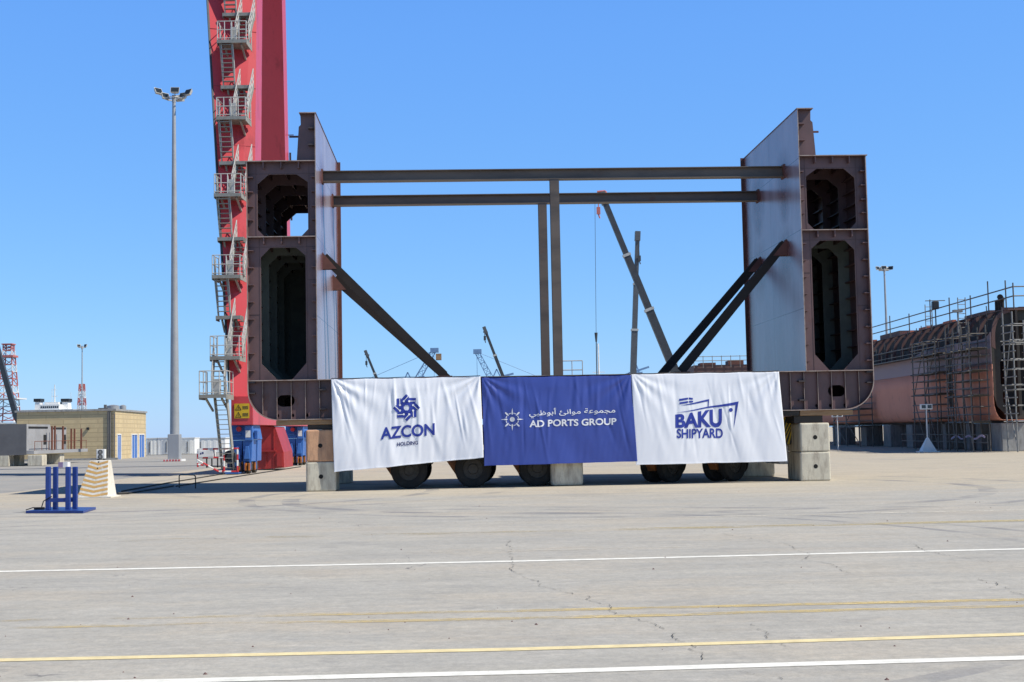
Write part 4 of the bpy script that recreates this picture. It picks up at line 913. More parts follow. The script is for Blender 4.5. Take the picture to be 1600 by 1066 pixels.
for i in range(nS):
    z0, z1, dz = (i+.02)/nS, (i+.52)/nS, .075
    pts_ = [(0,z0+dz),(0,z1+dz),(.5,z1-.01),(1,z1+dz*.8),(1,z0+dz*.8),(.5,z0-.01)]
    pts_ = [(a, min(1, max(0, c))) for a, c in pts_]
    vs = [fp(a, c)+Vector((0,-.004,.001)) for a, c in pts_]; b.add(vs, [(0,5,2,1),(5,4,3,2)])
b.build('chevron_stripes', 'chevron_tan', cb)
MB().box((-Wd/2-.06,-.08,.003),(Wd/2+.12,Dp+.05,.045)).build('base_slab', 'whitewash', cb)
b = MB()
for fz in (.96,.79): p = fp(.5,fz); b.tube(p+Vector((0,-.01,0)), p+Vector((0,.02,0)), .022, None, 8)
b.build('bolt', 'hole_dark', cb)
# hoop
h0, h1 = G(280,762.5), G(305.5,763.5); hz = .50
b = MB().path([h0, h0+Vector((0,0,hz-.05)), h0+Vector((.05,0,hz)), h1+Vector((-.05,0,hz)), h1+Vector((0,0,hz-.05)), h1], .022, 8)
oneshot(b, 'hoop_rail', 'black_paint', (h0+h1)/2, 'low black tubular hoop standing in the shade left of the hull section', 'barrier hoop')
b = MB()
pts_ = [G(184,773.5), G(200,772.5), G(235,766.5), G(271,760.5)]
b.path([p+Vector((0,0,.05)) for p in pts_], .045); oneshot(b, 'drill_pipe', 'black_paint', pts_[0], 'thick black pipe lying on the ground right of the chevron block', 'pipe')
b = MB(); pts_ = [G(190,769), G(260,756), G(330,744.5), G(450,724)]
b.path([p+Vector((0,0,.03)) for p in pts_], .025, 5); pts2 = [G(275,761), G(330,752), G(400,741), G(470,730)]; b.path([p+Vector((0,0,.03)) for p in pts2], .025, 5)
oneshot(b, 'power_cable', 'rubber', pts_[0], 'thin dark power cables running along the ground to the red crane', 'cable')
c0_ = G(98,731); a, c_ = at(91,722.5,c0_.y), at(105.5,730.5,c0_.y)
b = MB(); b.box((a.x,c0_.y,.02),((a.x+c_.x)/2,c0_.y+.6,a.z),1); b.box(((a.x+c_.x)/2+.002,c0_.y,.02),(c_.x,c0_.y+.6,a.z),0)
mat('mauve_paint', (0.30,0.22,0.36), .6); o = oneshot(b, 'storage_box', ['white_paint','mauve_paint'], c0_, 'small white and mauve box on the asphalt beyond the blue stand', 'box')

# ------------------------------------------------------------------ tan building and yard clutter at the left
cY = 123.0; pc = at(180,720,cY); bx0 = at(26,700,cY).x; bx1 = pc.x; HB = at(180,641.5,cY).z; bY1 = 138.0; bxr = at(228,690,bY1).x
tb = thing('tan_building', 'low flat roofed tan brick building with blue doors behind the left yard', 'building', (bx1, cY, 0))
def wl(a, c, top=HB): return [Vector((a[0],a[1],0)), Vector((c[0],c[1],0)), Vector((c[0],c[1],top)), Vector((a[0],a[1],top))]
b = MB(); c4 = [(bx0,cY),(bx1,cY),(bxr,bY1),(bx0,bY1)]
for i in range(4): b.add(wl(c4[i], c4[(i+1) % 4]), [(0,1,2,3)])
b.build('wall', 'tan_brick', tb, world=True)
b = MB(); b.hexa([Vector((x,y,HB-.02)) for x, y in ((bx0-.15,cY-.15),(bx1+.12,cY-.15),(bxr+.12,bY1+.1),(bx0-.15,bY1+.1))]+[Vector((x,y,HB+.16)) for x, y in ((bx0-.15,cY-.15),(bx1+.12,cY-.15),(bxr+.12,bY1+.1),(bx0-.15,bY1+.1))]); roof = b.build('roof', 'concrete_grey', tb, world=True)
sd_ = Vector((bxr-bx1, bY1-cY, 0)); sn = Vector((sd_.y,-sd_.x,0)).normalized()
def side(px):  # parameter on the side wall where column px falls
    d = ray(px, 690); tt = 0.5
    lo, hi = 0.0, 1.0
    for _ in range(40):
        tt = (lo+hi)/2; p = Vector((bx1,cY,0))+sd_*tt; x = p.x/p.y
        if x < d.x/d.y: lo = tt
        else: hi = tt
    return Vector((bx1,cY,0))+sd_*tt
for pa, pb_ in ((182.5,188),(205,213.5),(216.5,224.5)):
    a, c_ = side(pa), side(pb_); dz = 2.25
    b = MB(); o_ = sn*.03; b.hexa([a-o_*.5, c_-o_*.5, c_+o_, a+o_, a-o_*.5+Vector((0,0,dz)), c_-o_*.5+Vector((0,0,dz)), c_+o_+Vector((0,0,dz)), a+o_+Vector((0,0,dz))])
    d_ = b.build('door', 'door_blue', tb, world=True)
    fr = MB(); fr.bar(a+o_*1.4, a+o_*1.4+Vector((0,0,dz+.05)), .10); fr.bar(c_+o_*1.4, c_+o_*1.4+Vector((0,0,dz+.05)), .10); fr.bar(a+o_*1.4+Vector((0,0,dz+.07)), c_+o_*1.4+Vector((0,0,dz+.07)), .10); m_ = (a+c_)/2; fr.bar(m_+o_*1.2, m_+o_*1.2+Vector((0,0,dz)), .05)
    fr.build('door_frame', 'white_paint', d_, world=True)
b = MB()
for px in (169, 172): p = at(px, 700, cY-.06); b.tube((p.x,cY-.08,.1),(p.x,cY-.08,HB-.05),.07,None,8)
b.tube((bx1-.05,cY-.1,.1),(bx1-.05,cY-.1,HB-.3),.06,None,8); b.build('downpipe', 'block_grey', tb, world=True)
MB().box((bx0,cY-.25,0.003),(bx1+.3,cY-.003,.18)).build('plinth', 'concrete_grey', tb, world=True)
p = at(137,670,cY-.1); MB().box((p.x-.1,cY-.16,p.z-.1),(p.x+.12,cY-.003,p.z+.12)).build('lamp', 'black_paint', tb, world=True)
p = at(150.5,718,cY-1.2); a = at(163.5,702,cY-1.2)
ac = thing('air_conditioner', 'white twin fan air conditioner standing against the tan wall', 'air conditioner', (p.x, cY-1.2, 0))
MB().box((p.x,cY-1.2,.12),(a.x,cY-.7,a.z)).build('case', 'white_paint', ac, world=True, bevel=.03)
for fz in (.3,.74):
    b = MB(); c_ = Vector((p.x+.36,cY-1.21,a.z*fz)); b.tube(c_, c_+Vector((0,.02,0)), .23, None, 18); fg = b.build('fan', 'dark_steel', ac, world=True)
    b = MB()
    for k in range(4): b.bar(c_+Vector((math.cos(k*.785)*.2,-.012,math.sin(k*.785)*.2)), c_-Vector((math.cos(k*.785)*.2,.012,math.sin(k*.785)*.2)), .025)
    b.build('fan_grille', 'galvanised', fg, world=True)
b = MB()
for x in (p.x+.1, a.x-.1): b.box((x-.05,cY-1.15,.004),(x+.05,cY-.75,.118))
b.build('foot', 'dark_steel', ac, world=True)
def rooftank(px0, px1, py, Y, label):
    a, c_ = at(px0,py,Y), at(px1,py,Y); r = (c_.x-a.x)/2; z0 = HB+.17; ct = Vector(((a.x+c_.x)/2, Y, z0))
    t = thing('water_tank', label, 'water tank', ct, 0, 'tanks on the tan building roof')
    MB().tube((0,0,.02),(0,0,a.z-z0),r,None,24).build('shell', 'mast_grey', t, smooth=True); MB().tube((0,0,a.z-z0+.002),(0,0,a.z-z0+.10),r*1.03,r*.3,24).build('lid', 'mast_grey', t, smooth=True)
rooftank(167,186,634.5,127,'large grey round water tank on the tan building roof'); rooftank(187,197,634.5,129,'smaller grey round water tank at the right on the tan roof')
b = MB(); p = at(160,640,125); b.box((p.x-.4,125,HB+.17),(p.x+.5,125.6,p.z+.15)); b.box((p.x+.1,125.1,p.z+.152),(p.x+.3,125.4,p.z+.45)); oneshot(b, 'roof_unit', 'block_grey', (p.x,125,HB+.17), 'small dark vent unit left of the tanks on the tan roof', 'vent')

# grey steel blocks on concrete at the far left
gY = 100.0
gb = thing('steel_block', 'grey unfinished steel block with rusty rods, raised on concrete at left edge', 'steel block', (at(20,720,gY).x, gY, 0))
a, c_ = at(-60,664.5,gY), at(41,711,gY); zt, zb_ = a.z, c_.z; xs = c_.x
def ys_(px): return xs/((px-800)/FPX)*.998          # depth at which the side plane X = xs shows at column px
MB().box((a.x,gY,zb_),(xs,gY+.06,zt)).build('shaded_front', 'block_grey', gb, world=True)  # front face darker: its shade is put into the colour
MB().box((a.x+.05,gY+.065,zb_+.31),(xs-.02,ys_(79),zt-.02)).build('sunlit_side', 'block_pale', gb, world=True)  # side face paler: the sunlight on it is put into the colour
MB().box((a.x+.05,ys_(79)+.02,zb_+.31),(xs-.12,ys_(106),zt-.22)).build('sunlit_side', 'block_pale', gb, world=True)
for pa, pb_, off_ in ((45,75,0),(82,105,-.10)):
    y0_, y1_ = ys_(pa), ys_(pb_); zz = zt-.34+(-.05 if off_ else 0); MB().box((xs-.03+off_,y0_,zz),(xs+.005+off_,y1_,zz+.15)).build('slot', 'hole_dark', gb, world=True)
for px, off_ in ((70.5,0),(103,-.10)):
    y0_, y1_ = ys_(px-2), ys_(px+2); MB().box((xs-.03+off_,y0_,zb_+.75),(xs+.005+off_,y1_,zb_+1.5)).build('opening', 'hole_dark', gb, world=True)
MB().box((a.x+.05,gY+.07,zb_+.05),(xs+.55,ys_(127),zb_+.30)).build('deck_plate', 'block_pale', gb, world=True)
xr_ = xs+.45
def yr_(px): return xr_/((px-800)/FPX)*.998
for px, pt_ in ((81.5,666),(86,665.5),(98.5,666),(111.5,670),(116.5,670),(127,670)):
    y_ = min(yr_(px), ys_(127)-.1); p = at(px,pt_,y_); MB().bar((xr_,y_,zb_+.3),(xr_,y_,p.z),.12).build('rod', 'rust_rod', gb, world=True)
b = MB(); b.tube((xr_,gY+.5,zb_+1.0),(xr_,ys_(127),zb_+1.0),.025,None,5)
for k in range(9): y_ = gY+.5+(ys_(127)-gY-.6)*k/8; b.tube((xr_,y_,zb_+.3),(xr_,y_,zb_+1.0),.025,None,5)
b.build('railing', 'rust_rod', gb, world=True)
for px0, px1, py0, yy, lb in ((43,66,712,gY-.2,'pale concrete block below the sunlit side of the grey steel block'),(21,31,712,gY+2.5,'concrete support block in shade under the grey steel block'),(72,94,712,gY+6.5,'concrete support block under the rusty rods of the steel block'),(-8,14,712,gY,'dark concrete support at the left edge of the photo')):
    a, q = at(px0,py0,yy), at(px1,py0,yy); b = MB().box((a.x,yy,.004),(q.x,yy+1.0,zb_-.02)); oneshot(b, 'support_block', 'concrete_block', ((a.x+q.x)/2,yy+.8,0), lb, 'concrete block', 'supports under the grey steel block', bevel=.04)

# white sheds, containers and fence beyond
def shed(px0, px1, pt_, pb_, Y, m, label, kind='shipping_container', open_=None):
    a, q = at(px0,pt_,Y), at(px1,pb_,Y); H = a.z
    t = thing(kind, label, 'container', ((a.x+q.x)/2, Y, 0), 0, 'white containers by the far fence')
    b = MB(); n = max(6, int((q.x-a.x)/.35))
    for i in range(n):
        x0, x1_ = a.x+(q.x-a.x)*i/n, a.x+(q.x-a.x)*(i+1)/n; b.box((x0,Y+(.02 if i % 2 else 0),.06),(x1_,Y+2.4,H))
    b.build('body', m, t, world=True); MB().box((a.x-.05,Y-.05,H+.002),(q.x+.05,Y+2.45,H+.07)).build('roof', 'white_paint', t, world=True)
    if open_:
        o0, o1 = at(open_[0],pt_,Y).x, at(open_[1],pt_,Y).x; MB().box((o0,Y-.03,.1),(o1,Y-.004,H-.25)).build('door', 'door_grey', t, world=True)
        h = MB(); h.bar((o1-.15,Y-.05,.3),(o1-.15,Y-.05,H-.4),.05); h.build('lock_bar', 'dark_steel', t, world=True)
shed(229,245,685.5,713,150,'corrugated','pale grey container directly right of the tan building','shipping_container',(231,236))
shed(246,264.5,685,713,150,'white_paint','white container left of the tall mast base','shipping_container',(255,262))
shed(281,304,685,711,152,'corrugated','open fronted white container right of the tall mast base','shipping_container',(283,295))
shed(305.5,352,685.5,712,160,'corrugated','long corrugated white cabin behind the striped reel cage','site_cabin',(308,315))

# ------------------------------------------------------------------ far left: drilling rig, ship, lattice tower
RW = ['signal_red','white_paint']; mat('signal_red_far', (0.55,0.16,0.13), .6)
def derrick(name, px, pt_, Y, w0, w1, n, t_, label, top=True):
    p = at(px,pt_,Y); b0 = Vector((p.x,Y,0)); t = thing(name, label, 'drilling rig', b0)
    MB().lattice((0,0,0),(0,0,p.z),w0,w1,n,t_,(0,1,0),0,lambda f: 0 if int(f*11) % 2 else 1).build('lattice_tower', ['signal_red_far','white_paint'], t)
    if top:
        c = MB(); c.box((-w1*.8,-w1*.8,p.z*.93),(w1*.8,w1*.8,p.z*.95)); c.lattice((0,0,p.z),(0,0,p.z*1.06),w1*.9,w1*.9,2,t_); c.box((-w1*.6,-w1*.6,p.z*1.06),(w1*.6,w1*.6,p.z*1.07)); c.build('crown_block', 'signal_red_far', t)
        c = MB()
        for f in (.25,.5): zz = p.z*f; c.box((-w0*.62,-w0*.62,zz),(w0*.62,w0*.62,zz+.35))
        c.build('working_platform', 'white_paint', t); c = MB(); c.box((-w0*.7,-w0*.7,p.z*.16),(w0*.7,w0*.5,p.z*.165)); c.box((-w0*.3,-w0*.72,p.z*.165),(w0*.1,w0*.3,p.z*.23)); c.box((w0*.2,-w0*.6,p.z*.165),(w0*.5,0,p.z*.2)); c.build('machinery_house', 'yellow_paint', t)
derrick('drilling_derrick', 13.5, 548, 330, 5.4, 2.2, 14, .24, 'red and white lattice drilling derrick at the left edge of the photo')
derrick('lattice_tower', 128, 600, 330, 2.6, 1.0, 9, .22, 'small red and white lattice tower behind the tan building roof', False)
b = MB(); p = at(-14,510,300); q = at(24,646,300); e = at(30,668,300); b.bar(p, q, 1.0, 1.1, mi=0); b.bar(q, Vector((e.x+3,300,.5)), 1.2, 1.3)
oneshot(b, 'crane_boom', 'dark_steel', (e.x,300,0), 'dark slanted crane boom crossing the drilling derrick', 'crane')
sY = 300.0
def SX(px): return at(px,640,sY).x
sh = thing('moored_ship', 'white ship with two black topped funnels behind the tan building', 'ship', (SX(70), sY, 0))
b = MB(); x0_, x1_ = SX(-10), SX(150); b.prism([[(x0_+3,0),(x1_-5,0),(x1_,4.5),(x0_,4.5)]], lambda p, q: (p, sY, q), lambda p, q: (p, sY+12, q)); b.build('hull', 'black_paint', sh, world=True)
MB().box((SX(30),sY+1,4.5),(SX(112),sY+11,at(70,640,sY).z)).build('deckhouse', 'white_paint', sh, world=True)
zt = at(70,641,sY).z
b = MB(); b.box((SX(57),sY+2,zt),(SX(88),sY+10,at(70,632,sY).z)); b.box((SX(62),sY+3,at(70,632,sY).z+.002),(SX(84),sY+9,at(70,628,sY).z)); b.build('bridge', 'white_paint', sh, world=True)
b = MB()
for k in range(9): x = SX(58.5+k*3.2); b.box((x,sY+1.96,zt+.45),(x+.32,sY+2,zt+.95))
b.build('bridge_window', 'glass_dark', sh, world=True)
for px0, px1 in ((43.5,53),(86.5,97.5)):
    a, q = at(px0,627.5,sY), at(px1,641,sY); f_ = MB().hexa([(a.x,sY+4,q.z-1),(q.x,sY+4,q.z-1),(q.x,sY+6.5,q.z-1),(a.x,sY+6.5,q.z-1),(a.x+.15,sY+4.2,a.z),(q.x-.15,sY+4.2,a.z),(q.x-.15,sY+6.3,a.z),(a.x+.15,sY+6.3,a.z)]).build('funnel', 'white_paint', sh, world=True)
    z2 = at(px0,622.5,sY).z; MB().box((a.x-.15,sY+4,a.z+.002),(q.x+.05,sY+6.5,z2)).build('funnel_top', 'black_paint', f_, world=True)
b = MB(); p = at(73.5,600,sY); b.tube((p.x,sY+5,zt),(p.x,sY+5,p.z),.22,.1,8)
for f in (.3,.55,.8): zz = zt+(p.z-zt)*f; b.bar((p.x-1.1*(1.2-f),sY+5,zz),(p.x+1.1*(1.2-f),sY+5,zz),.12)
p = at(67,606,sY); b.bar((p.x,sY+6,zt),(p.x,sY+6,p.z),.07); p = at(97,612,sY); b.bar((p.x,sY+6,zt),(p.x,sY+6,p.z),.06); b.build('mast', 'white_paint', sh, world=True)

# ------------------------------------------------------------------ mobile cranes and harbour cranes seen through the section
def mobile_crane(pts, Y, wd, m, label, jib=None, hook=None, head=True):
    """pts: picture points of the boom from tip to visible foot"""
    P = [at(*p, Y) for p in pts]; d = (P[-1]-P[0]).normalized(); foot = P[-1] + d*((2.6-P[-1].z)/d.z)
    t = thing('mobile_crane', label, 'crane', (foot.x, Y, 0), 0, 'cranes seen through the hull section')
    n = 4; A = P[0]
    for i in range(n):
        a, c_ = A.lerp(foot, i/n), A.lerp(foot, (i+1)/n-.004); w_ = wd*(.62+.14*i); MB().bar(a, c_, w_, w_*1.15, (0,1,0)).build('boom_section', m, t, world=True)
        if i: MB().bar(a-d*.25, a+d*.02, w_*1.18, w_*1.35, (0,1,0)).build('boom_collar', 'galvanised', t, world=True)
    if head: MB().bar(A-d*1.0, A+d*.2, wd*.8, wd*1.1, (0,1,0)).build('boom_head', 'boom_grey', t, world=True)
    b = MB(); b.box((foot.x-3.2,Y-1.3,.75),(foot.x+5,Y+1.3,1.35)); b.box((foot.x-2,Y-1.2,1.352),(foot.x+1.4,Y+1.2,2.9)); b.build('carrier', 'white_paint', t, world=True, bevel=.05)
    b = MB(); b.box((foot.x+3.4,Y-1.25,1.352),(foot.x+4.95,Y+1.25,2.7)); cb_ = b.build('cab', 'white_paint', t, world=True, bevel=.1); MB().box((foot.x+3.7,Y-1.262,1.9),(foot.x+4.7,Y-1.255,2.5)).build('window', 'glass_dark', cb_, world=True)
    for x in (-2.4,-1.0,2.4,4.0):
        for s in (-1.15,1.15): MB().wheel((foot.x+x,Y+s,.56),(0,1,0),.56,.4,18).build('wheel', 'rubber', t, world=True, smooth=True)
    if jib:
        b = MB(); J = [at(*p, Y) for p in jib]; b.path(J, .13, 6); b.build('jib_head', 'signal_red_far' if Y < 150 else 'dark_steel', t, world=True)
    if hook:
        (hx, hy), (tx_, ty_) = hook; a, c_ = at(tx_,ty_,Y-.5), at(hx,hy,Y-.5); b = MB(); b.tube(a, c_, .05, None, 5); b.box((c_.x-.18,Y-.62,c_.z-.5),(c_.x+.18,Y-.38,c_.z+.2)); b.tube((c_.x,Y-.5,c_.z-.5),(c_.x+.12,Y-.5,c_.z-.9),.07); b.build('hook_block', 'signal_red_far' if Y < 150 else 'dark_steel', t, world=True)
    return t
mc = mobile_crane([(945,316),(1048,566)], 130, .85, 'dark_steel', 'long dark telescopic crane boom leaning left between post and right braces', [(933,300),(946,299),(950,318),(945,300)], ((935,327),(935,302)))
b = MB(); p = at(929.5,308,129); q = at(932,582,129); b.tube(p, q, .022, None, 5); k = at(931.3,520,129); b.tube(k, Vector((k.x,129,k.z-.9)), .16, .08, 8); b.tube(Vector((k.x,129,k.z-.9)), Vector((q.x,129,3)), .05, None, 5); b.build('hoist_line', 'dark_steel', mc, world=True)
mobile_crane([(996,374),(989.5,580)], 170, .85, 'boom_grey', 'upright grey telescopic crane boom behind the dark leaning boom', None, ((999,402),(998,378)))
mobile_crane([(759.5,520),(785,586)], 210, .68, 'dark_steel', 'short dark crane boom rising above the seam of left and blue banners', [(755,519),(762,519)], ((757.5,527),(757,519)))
mobile_crane([(574,556),(588,590)], 230, .62, 'dark_steel', 'short dark crane boom rising above the leftmost banner', [(570,554),(577,555)], ((572.5,566),(572,555)))
def lattice_crane(p0_, p1_, Y, w0, label):
    a, c_ = at(*p0_, Y), at(*p1_, Y); d = (a-c_).normalized(); foot = c_ - d*(c_.z-2.5)/d.z
    t = thing('lattice_crane', label, 'crane', (foot.x, Y, 0), 0, 'distant harbour cranes'); 
    MB().lattice(foot, a, w0, w0*.5, 14, .22).build('lattice_boom', 'haze_blue', t, world=True); MB().box((a.x-1.1,Y-1,a.z-.6),(a.x+1.5,Y+1,a.z+.8)).build('boom_tip', 'haze_blue', t, world=True)
    b = MB(); b.box((foot.x-4,Y-3,1.2),(foot.x+4,Y+3,5)); b.build('machine_house', 'haze_blue', t, world=True); b = MB(); b.box((foot.x-4.5,Y-3.5,0),(foot.x+4.5,Y-2.2,1.19)); b.box((foot.x-4.5,Y+2.2,0),(foot.x+4.5,Y+3.5,1.19)); b.build('track', 'dark_steel', t, world=True)
    b = MB(); x = -1 if a.x > foot.x else 1; g0 = Vector((foot.x+x*9,Y,at(0,600,Y).z*0+18)); b.bar(foot, g0, .5); b.tube(g0, a, .07, None, 4); b.tube(a, Vector((a.x,Y,8)), .06, None, 4); b.build('back_stay', 'haze_blue', t, world=True)
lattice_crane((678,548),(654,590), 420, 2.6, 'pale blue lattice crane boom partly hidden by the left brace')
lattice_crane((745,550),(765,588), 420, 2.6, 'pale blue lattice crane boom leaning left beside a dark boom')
def harbour(px, pt_, Y, sc_, label):
    p = at(px,pt_,Y); t = thing('harbour_crane', label, 'crane', (p.x, Y, 0), 0, 'distant harbour cranes'); H = p.z; w_ = sc_
    b = MB()
    for sx in (-1,1):
        for sy in (-1,1): b.bar((sx*w_,sy*w_,0),(sx*w_*.8,sy*w_*.8,H*.72),.55)
    for z in (.45,.7): b.box((-w_,-w_,H*z),(w_,w_,H*z+.6))
    b.build('portal_frame', 'haze_blue', t); MB().box((-w_*.9,-w_*.9,H*.72),(w_*.9,w_*.9,H*.86)).build('machine_house', 'haze_blue', t)
    MB().bar((-w_*2.3,0,H*.80),(w_*1.9,0,H*.93),.7).build('jib', 'haze_blue', t); b = MB(); b.bar((-w_*.5,0,H*.86),(0,0,H),.4); b.bar((w_*.5,0,H*.86),(0,0,H),.4); b.build('apex_frame', 'haze_blue', t)
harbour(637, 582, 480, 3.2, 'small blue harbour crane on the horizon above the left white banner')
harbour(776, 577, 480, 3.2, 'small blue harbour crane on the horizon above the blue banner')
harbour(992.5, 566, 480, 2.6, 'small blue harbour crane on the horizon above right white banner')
b = MB(); p = at(934.5,537,260); b.tube((p.x,260,0),(p.x,260,p.z),.28,.14,8); b.bar((p.x-1.2,260,p.z*.7),(p.x+1.2,260,p.z*.7),.12); oneshot(b, 'white_mast', 'white_paint', (p.x,260,0), 'thin white mast standing right of the crane hoist line', 'mast')

# ------------------------------------------------------------------ right: scaffolded hull block on piers
HX, HY0, HY1 = 30.75, 85.2, 152.0
rh = thing('hull_block', 'orange and lavender curved hull block on concrete piers at the right', 'ship section', (HX, HY0, 0))
def hp(o, y, z): return Vector((HX+o, y, z))
ZK, ZS, ZU, ZTK = 1.98, 5.6, 7.3, 9.2
sec = [(2.2,ZK),(0.6,ZK+.02)]
for i in range(1, 11): t = i/10*math.pi/2; sec.append((0.6-0.6*math.sin(t), ZK+.02+1.3*(1-math.cos(t))))
sec += [(0.0, 4.6), (0.0, ZS)]
ys = [HY0+(HY1-HY0)*i/24 for i in range(25)]
b = MB(); n = len(sec); b.add([hp(o, y, z) for y in ys for o, z in sec], [(j*n+i, j*n+i+1, (j+1)*n+i+1, (j+1)*n+i) for j in range(24) for i in range(n-1)])
o = b.build('side_plating', 'hull_orange', rh, world=True, smooth=True); md = o.modifiers.new('thick','SOLIDIFY'); md.thickness = .03
def ztop(y): return ZU - .55*min(1, max(0, (y-HY0-3)/2.2)) if y < 999 else ZU
b = MB(); yy_ = [HY0, HY0+.5, HY0+1.2, HY0+2.5, HY0+4] + [y for y in ys if y > HY0+6]
def zu(y): return ZU+.0+.38*max(0, 1-(y-HY0)/1.6)**2 - (.35 if y > HY0+14 else 0)
b.add([hp(.004, y, z) for y in yy_ for z in (ZS+.002, zu(y))], [(2*i, 2*i+1, 2*i+3, 2*i+2) for i in range(len(yy_)-1)])
o = b.build('upper_strake', 'hull_lavender', rh, world=True); md = o.modifiers.new('thick','SOLIDIFY'); md.thickness = .03
MB().box(hp(2.2,HY0+.3,ZK), hp(13,HY1,ZK+.04)).build('bottom_plate', 'hull_orange', rh, world=True)
MB().box(hp(1.25,HY0+.2,ZTK-.05), hp(13,HY1,ZTK)).build('deck', 'rib_brown', rh, world=True)
MB().box(hp(1.32,HY0+1.5,ZK+.1), hp(1.37,HY1,ZTK-.06)).build('inner_bulkhead', 'inner_dark', rh, world=True)  # near-black colour stands for shade in the gaps between ribs
for i in range(30):
    y = HY0+.25+i*2.2 if i else HY0+.06
    pts_ = []
    for k in range(9): t = k/8*math.pi/2; pts_.append((.06+1.22*(1-math.cos(t))**1.25, ZU-.55+(ZTK-.1-ZU+.55)*math.sin(t)**.85))
    ins = [(a+.22*(1-k/12)+.03, z-.18) for k, (a, z) in enumerate(pts_)]
    MB().prism([pts_+ins[::-1]], lambda p, q: hp(p, y, q), lambda p, q: hp(p, y+.07, q)).build('rib', 'rib_brown', rh, world=True)
b = MB(); out = [(.05,4.2),(.06,ZU-.3),(.35,8.7),(1.25,ZTK-.06),(7,ZTK-.06),(7,ZK+.06),(2.2,ZK+.06),(1.15,ZK+.12),(.35,2.9)]
b.prism([out, oval(1.05,6.6,.34,.30), [(.65,4.3),(1.4,4.3),(1.4,5.7),(1.2,6.0),(.8,6.0),(.65,5.7)], [(1.0,2.7),(1.5,2.7),(1.5,3.8),(.75,3.8),(.75,3.2)], [(1.95,2.6),(6.6,2.6),(6.6,8.4),(1.95,8.4)]], lambda p, q: hp(p, HY0+.35, q), lambda p, q: hp(p, HY0+.39, q)); b.build('end_frame', 'end_grey', rh, world=True)
for k, (y, o_, w_, l_, h_) in enumerate(((92,2.4,2.0,5,.45),(101.3,2.2,2.5,2.5,.3),(112,2.0,2.5,6,.55),(124,2.2,2,4,.4),(87,2.6,3.5,4.2,.22))): MB().box(hp(o_,y,ZTK+.004), hp(o_+w_,y+l_,ZTK+h_)).build('deck_fitting', 'rib_brown', rh, world=True)
for y in (98,104,108.5,119.5,130): MB().box(hp(1.85,y,ZTK+.004), hp(2.15,y+2.2,ZTK+.30)).build('deck_coaming', 'primer_orange', rh, world=True)
b = MB()
for y in (89.2, 89.6, 90.1): b.tube(hp(2.3,y,ZTK), hp(2.3,y,ZTK+.9), .16, None, 8)
b.tube(hp(2.3,89.2,ZTK+.9), hp(2.0,88.7,ZTK+1.05), .2, None, 8); b.build('vent_pipe', 'inner_dark', rh, world=True)
b = MB(); b.box(hp(-.03,92.9,ZK+.9), hp(.0,93.7,ZU-.4)); b.build('vertical_seam', 'inner_dark', rh, world=True)
for i in range(26):
    y = 85+i*2.35+random.uniform(-.5,.5); o_ = random.uniform(.1,1.0); zb2_ = ZU-.55+(ZTK-ZU)*math.sqrt(min(1,o_/1.25)); b = MB(); b.tube(hp(o_,y,zb2_), hp(o_+random.uniform(-.1,.1),y+random.uniform(-.2,.2),zb2_+random.uniform(.5,1.5)), .035, None, 5)
    if i % 3 == 0: b.tube(hp(o_,y,zb2_+.45), hp(o_,y+2.6,zb2_+.5), .03, None, 5)
    b.build('stanchion', 'scaffold_steel', rh, world=True)
for i in range(7):
    y = 87+i*5.6; MB().box(hp(.35,y,ZU+.42), hp(.85,y+2.4,ZU+.47)).build('walk_plank', 'plank', rh, world=True)
MB().box(hp(.95,HY0-.05,ZTK-.14), hp(13,HY0+.34,ZTK+.03)).build('deck_edge', 'rib_brown', rh, world=True)
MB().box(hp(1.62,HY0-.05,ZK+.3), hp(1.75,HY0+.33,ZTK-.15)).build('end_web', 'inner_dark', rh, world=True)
MB().box(hp(1.40,HY0+5,ZK+.05), hp(12.9,HY0+5.04,ZTK-.06)).build('dark_backing_plate', 'inner_dark', rh, world=True)  # added dark plate so the open hull end looks dark inside
MB().box(hp(12.92,HY0+.4,ZK+.05), hp(12.98,HY1,ZTK-.06)).build('outer_bulkhead', 'rib_brown', rh, world=True)
# guard rail along the deck edge (scaffold tubes)
gr = thing('guard_rail', 'scaffold tube guard rail along the deck edge of the orange hull block', 'railing', hp(1.4,HY0,ZTK))
b = MB()
for h in (.75, 1.35): b.tube(hp(1.5,HY0-.2,ZTK+h), hp(1.5,HY1,ZTK+h), .045, None, 6)
b.tube(hp(1.5,HY0-.2,ZTK+.75), hp(5.5,HY0-.2,ZTK+.75), .045, None, 6); b.tube(hp(1.5,HY0-.2,ZTK+1.35), hp(5.5,HY0-.2,ZTK+1.35), .045, None, 6); b.build('rail', 'scaffold_steel', gr, world=True)
for i, y in enumerate((85,86.3,89.5,93,97.5,102,107.5,113,119,126,134,143)):
    MB().tube(hp(1.5,y,ZTK-.1), hp(1.5,y,ZTK+1.6+.3*((i*7) % 3)), .045, None, 6).build('rail_post', 'scaffold_steel', gr, world=True)
gr2 = thing('guard_rail', 'lower scaffold tube rail in front of the exposed ribs', 'railing', hp(-.5,HY0,ZU))
b = MB()
for h in (.15,.65): b.tube(hp(-.45,97,ZU-.3+h), hp(-.45,HY1,ZU-.3+h), .035, None, 5)
for y in range(97, 150, 3): b.tube(hp(-.45,y,ZU-.5), hp(-.45,y,ZU+.5), .035, None, 5)
b.box(hp(-.75,97,ZU-.50), hp(-.08,HY1,ZU-.44)); b.build('rail', 'scaffold_steel', gr2, world=True)
